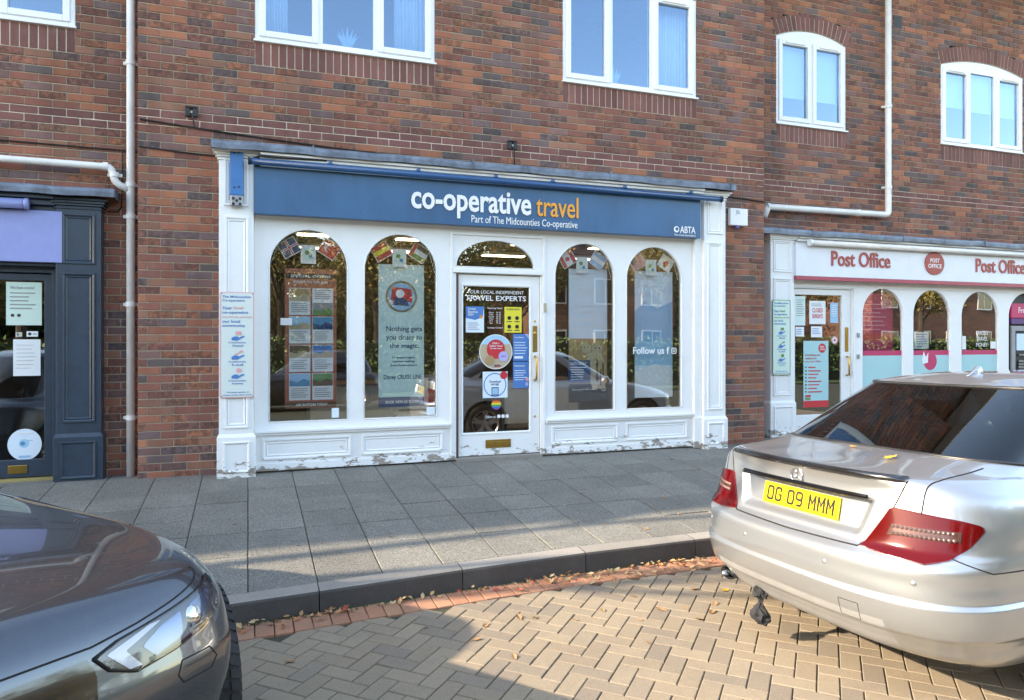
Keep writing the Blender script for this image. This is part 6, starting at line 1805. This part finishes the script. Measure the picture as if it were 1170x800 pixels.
# ------------------------------------------------------------------ the far side of the street (behind the viewer, seen in the glass)
M['bark'] = pm('bark', (.10, .075, .055), .95, var=.4, bump=1, bscale=18)
def foliage_mat(name, stops):
    m, nt, b, N, L = newmat(name); b.inputs['Roughness'].default_value = .6
    geo = N.new('ShaderNodeNewGeometry'); r = ramp(N, stops); L.new(geo.outputs['Random Per Island'], r.inputs[0]); L.new(r.outputs[0], b.inputs['Base Color'])
    b.inputs['Subsurface Weight'].default_value = 0
    return m
M['autumn'] = foliage_mat('autumn_leaves', [(0, (.20, .16, .05)), (.4, (.32, .24, .06)), (.7, (.17, .19, .06)), (1, (.38, .20, .06))])
M['hedge'] = foliage_mat('hedge_leaves', [(0, (.06, .12, .03)), (.6, (.11, .19, .05)), (1, (.17, .22, .06))])
def make_tree(x, y, h, r, label, mat, seed):
    rg_ = random.Random(seed); t = thing('street_tree', label, 'tree', (x, y, -.7), 'trees across the street')
    tr_ = MB(); tips = []
    tr_.tube([(x, y, -.7), (x + .1, y, h * .25), (x - .05, y + .1, h * .45)], [.20, .15, .11], 10)
    for k in range(11):
        a = rg_.uniform(0, 2 * PI); z0 = h * rg_.uniform(.28, .45); l = r * rg_.uniform(.6, 1)
        e = (x + math.cos(a) * l, y + math.sin(a) * l, z0 + h * rg_.uniform(.15, .45)); md_ = tuple((Vector((x, y, z0)).lerp(Vector(e), .5)) + Vector((0, 0, .3)))
        tr_.tube([(x, y, z0), md_, e], [.06, .035, .012], 6); tips += [md_, e]
    tr_.build('trunk', M['bark'], t)
    lv = MB()
    cl = [(Vector(p), rg_.uniform(.5, 1.1)) for p in tips] + [(Vector((x + rg_.gauss(0, r * .4), y + rg_.gauss(0, r * .4), h * rg_.uniform(.5, 1))), rg_.uniform(.4, 1)) for _ in range(16)]
    for c, cr in cl:
        for _ in range(210):
            p = c + Vector((rg_.gauss(0, cr * .45), rg_.gauss(0, cr * .45), rg_.gauss(0, cr * .4)))
            q = Quaternion((rg_.gauss(0, 1), rg_.gauss(0, 1), rg_.gauss(0, 1), rg_.gauss(0, 1))).normalized(); s_ = rg_.uniform(.05, .10)
            lv.add([p + q @ Vector(v) for v in ((-s_, 0, 0), (0, -s_ * .6, 0), (s_, 0, 0), (0, s_ * .6, 0))], [(0, 1, 2, 3)])
    lv.build('crown', mat, t)
for k, (x, y, h, r) in enumerate([(-7.5, -21.5, 8.5, 2.8), (-2.0, -22.5, 7.5, 2.5), (1.2, -24, 9, 2.8), (11.0, -22, 7, 2.4), (19, -23, 8, 2.8), (27, -22, 7.5, 2.6), (33, -20, 7, 2.6), (54, -24, 8, 3), (4.6, -20.6, 6.6, 2.4), (8.2, -21.5, 8, 2.7)]):
    make_tree(x, y, h, r, ['tall loose autumn tree across the street, far left', 'autumn tree behind the hedge across the street, left of the tallest', 'tallest autumn tree behind the hedge across the street', 'smaller autumn tree beside the brick house across the street', 'autumn tree right of the brick house across the street', 'autumn tree at the right across the street, before the long brick house', 'autumn tree in front of the long brick house across the street', 'autumn tree at the far right end of the street', 'lower autumn tree right behind the hedge across the street', 'broad autumn tree left of the smaller one beside the brick house'][k], M['autumn'], 20 + k)
mb = MB(); hr = random.Random(9)
for i in range(30000):
    x = hr.uniform(-60, 62); y = -19 + hr.uniform(-.55, .55); z = hr.uniform(-.6, 1.35) + .12 * math.sin(x * 1.3)
    if abs(y + 19) < .35 and z < 1.2: y = -19 + .45 * (1 if hr.random() < .9 else -1) + hr.uniform(-.1, .1)
    q = Quaternion((hr.gauss(0, 1), hr.gauss(0, 1), hr.gauss(0, 1), hr.gauss(0, 1))).normalized(); s_ = hr.uniform(.05, .10)
    p = Vector((x, y, z)); mb.add([p + q @ Vector(v) for v in ((-s_, 0, 0), (0, -s_ * .6, 0), (s_, 0, 0), (0, s_ * .6, 0))], [(0, 1, 2, 3)])
mw_ = MB(); wr = random.Random(15)
for i in range(42000):
    x = wr.uniform(-85, 110); top_ = 6.2 + 1.5 * math.sin(x * .31) + 1.0 * math.sin(x * .83 + 1)
    z = -.6 + (top_ + .6) * wr.random() ** .8; y = -35 + wr.gauss(0, 1.0) + .25 * (z - 3)
    q = Quaternion((wr.gauss(0, 1), wr.gauss(0, 1), wr.gauss(0, 1), wr.gauss(0, 1))).normalized(); s_ = wr.uniform(.18, .34); p = Vector((x, y, z))
    mw_.add([p + q @ Vector(v) for v in ((-s_, 0, 0), (0, -s_ * .6, 0), (s_, 0, 0), (0, s_ * .6, 0))], [(0, 1, 2, 3)])
M['wood'] = foliage_mat('wood_leaves', [(0, (.12, .20, .05)), (.5, (.20, .27, .08)), (.8, (.36, .31, .09)), (1, (.42, .26, .08))])
wo_ = mw_.build('woodland', M['wood']); tag(wo_, kind='stuff')
mc_ = MB()
for k in range(40):
    x0 = -85 + k * 4.875; mc_.box(x0, x0 + 4.8, -38.5, -36.8, -.69, 4.6 + 1.3 * math.sin(x0 * .31))
tag(mc_.build('woodland_thicket', pm('thicket', (.03, .04, .018), .95, var=.5, scale=1.5)), kind='stuff')
hg = thing('hedge', 'long clipped green hedge across the street', 'hedge', (5, -19, -.7))
mb.build('foliage', M['hedge'], hg); MB().box(-60, 62, -19.35, -18.65, -.7, 1.15).build('stems', pm('hedge_core', (.02, .028, .012), .95), hg)
single(MB().box(-60, 70, -40, -17.2, -.698, -.62), 'verge', pm('grass', (.06, .10, .03), .95, var=.4), 'x', 'x')
v = bpy.data.objects['verge']; del v['label']; del v['category']; v['kind'] = 'structure'
def house(x0, x1, y0, label, wallm):
    t = thing('house', label, 'house', ((x0 + x1) / 2, y0, -.7))
    MB().box(x0, x1, y0 - 7, y0, -.7, 5.2).build('wall', wallm, t)
    m_ = MB(); e = .35; ym = y0 - 3.5
    m_.add([(x0 - e, y0 + e, 5.0), (x1 + e, y0 + e, 5.0), (x1 + e, ym, 8.0), (x0 - e, ym, 8.0), (x0 - e, y0 - 7 - e, 5.0), (x1 + e, y0 - 7 - e, 5.0)], [(0, 1, 2, 3), (3, 2, 5, 4), (0, 3, 4), (1, 5, 2)])
    r_ = m_.build('roof', M['tile'], t); MB().box(x0 + .8, x0 + 1.5, ym - .3, ym + .3, 7.5, 9.0).build('chimney', wallm, r_)
    n = int((x1 - x0) / 2.4)
    for i in range(n):
        cx = x0 + (x1 - x0) * (i + .5) / n
        for z in (.5, 3.2):
            w = MB().box(cx - .62, cx + .62, y0 + .002, y0 + .06, z - .08, z + 1.3).build('window', M['upvc'], t)
            MB().box(cx - .54, cx - .03, y0 + .061, y0 + .065, z, z + 1.22).box(cx + .03, cx + .54, y0 + .061, y0 + .065, z, z + 1.22).build('pane', M['gloss_black'], w)
house(13.5, 22, -27, 'orange brick house with white windows across the street, on the right', M['brick_plain'])
house(34, 52, -24, 'long orange brick house across the street, far to the right', M['brick_plain'])
house(-22, -12, -28, 'brick house across the street, on the left', M['brick_plain'])
dark = hatchback('black hatchback parked across the road behind the viewer', (3.4, -12.2, -.52), R(180), M['black_paint'])

src_trees = [o for o in bpy.data.objects if o.name.startswith('street_tree')]
tr_r = random.Random(4)
for k in range(36):
    t0 = src_trees[k % 3]
    c = t0.copy(); COL.objects.link(c); c.location = (-62 + k * 3.9 + tr_r.uniform(-1, 1), -31 + tr_r.uniform(-2.5, 2.5), -.7); c.rotation_euler = (0, 0, tr_r.uniform(0, 6)); sc_ = tr_r.uniform(.8, 1.15); c.scale = (sc_, sc_, sc_)
    c['label'] = 'autumn tree in the back row beyond the houses across the street'; c['group'] = 'back row of trees across the street'
    for ch in t0.children:
        d = ch.copy(); COL.objects.link(d); d.parent = c
# nearly bare tree on the pavement to the left, out of frame: its branches dapple the road
def bare_tree(x, y, h, seed):
    rg_ = random.Random(seed); t = thing('street_tree', 'nearly bare young tree on the pavement far to the left', 'tree', (x, y, pz(y)))
    tr_ = MB(); lv = MB()
    def grow(p, d, l, r, n):
        q = p + d * l; tr_.tube([p, p.lerp(q, .5) + Vector((rg_.gauss(0, .03), rg_.gauss(0, .03), .02)), q], [r, r * .85, r * .7], 7)
        if n == 0 or r < .006:
            for _ in range(5):
                c = q + Vector((rg_.gauss(0, .15), rg_.gauss(0, .15), rg_.gauss(0, .12))); qq = Quaternion((rg_.gauss(0, 1), rg_.gauss(0, 1), rg_.gauss(0, 1), rg_.gauss(0, 1))).normalized()
                lv.add([c + qq @ Vector(v) for v in ((-.05, 0, 0), (0, -.03, 0), (.05, 0, 0), (0, .03, 0))], [(0, 1, 2, 3)])
            return
        for _ in range(rg_.choice((2, 3))):
            nd = (d + Vector((rg_.gauss(0, .55), rg_.gauss(0, .55), rg_.uniform(-.1, .4)))).normalized(); grow(q, nd, l * rg_.uniform(.62, .85), r * .62, n - 1)
    grow(Vector((x, y, pz(y))), Vector((0, 0, 1)), h * .42, .11, 5)
    tr_.build('trunk', M['bark'], t); lv.build('crown', M['autumn'], t)
bare_tree(-8.2, -1.9, 6.6, 31)

# ------------------------------------------------------------------ world, sun, camera
SA, SE = 6.9, 26.0
tosun = Vector((-math.cos(R(SA)) * math.cos(R(SE)), math.sin(R(SA)) * math.cos(R(SE)), math.sin(R(SE))))
sl = bpy.data.lights.new('sun', 'SUN'); sl.energy = 2.0; sl.angle = R(.55); sl.color = (1, .93, .83)
so = bpy.data.objects.new('sun', sl); COL.objects.link(so); so.location = tosun * 30; so.rotation_euler = (-tosun).to_track_quat('-Z', 'Y').to_euler()
w = bpy.data.worlds.new('World'); scene.world = w; w.use_nodes = True
nt = w.node_tree; bg = nt.nodes['Background']; sk = nt.nodes.new('ShaderNodeTexSky'); sk.sky_type = 'NISHITA'; sk.sun_disc = False
sk.sun_elevation = R(SE); sk.sun_rotation = math.atan2(tosun.x, tosun.y); sk.air_density = 1.0; sk.dust_density = .6; sk.ozone_density = 1.0
nt.links.new(sk.outputs[0], bg.inputs[0]); bg.inputs[1].default_value = .15
cam = bpy.data.cameras.new('camera'); co = bpy.data.objects.new('camera', cam); COL.objects.link(co)
co.location = (0, -7.48, 1.289); co.rotation_euler = (R(90), 0, R(-20))
cam.sensor_width = 36; cam.lens = 829 / 1170 * 36; cam.shift_y = -12 / 1170; cam.clip_start = .05; cam.clip_end = 2000
scene.camera = co
scene.view_settings.view_transform = 'Standard'; scene.view_settings.look = 'None'; scene.view_settings.gamma = 1
scene.view_settings.exposure = 2.62
scene.view_settings.use_white_balance = True; scene.view_settings.white_balance_temperature = 7900; scene.view_settings.white_balance_tint = 10
for o in bpy.data.objects:
    if o.get('_car'): del o['_car']
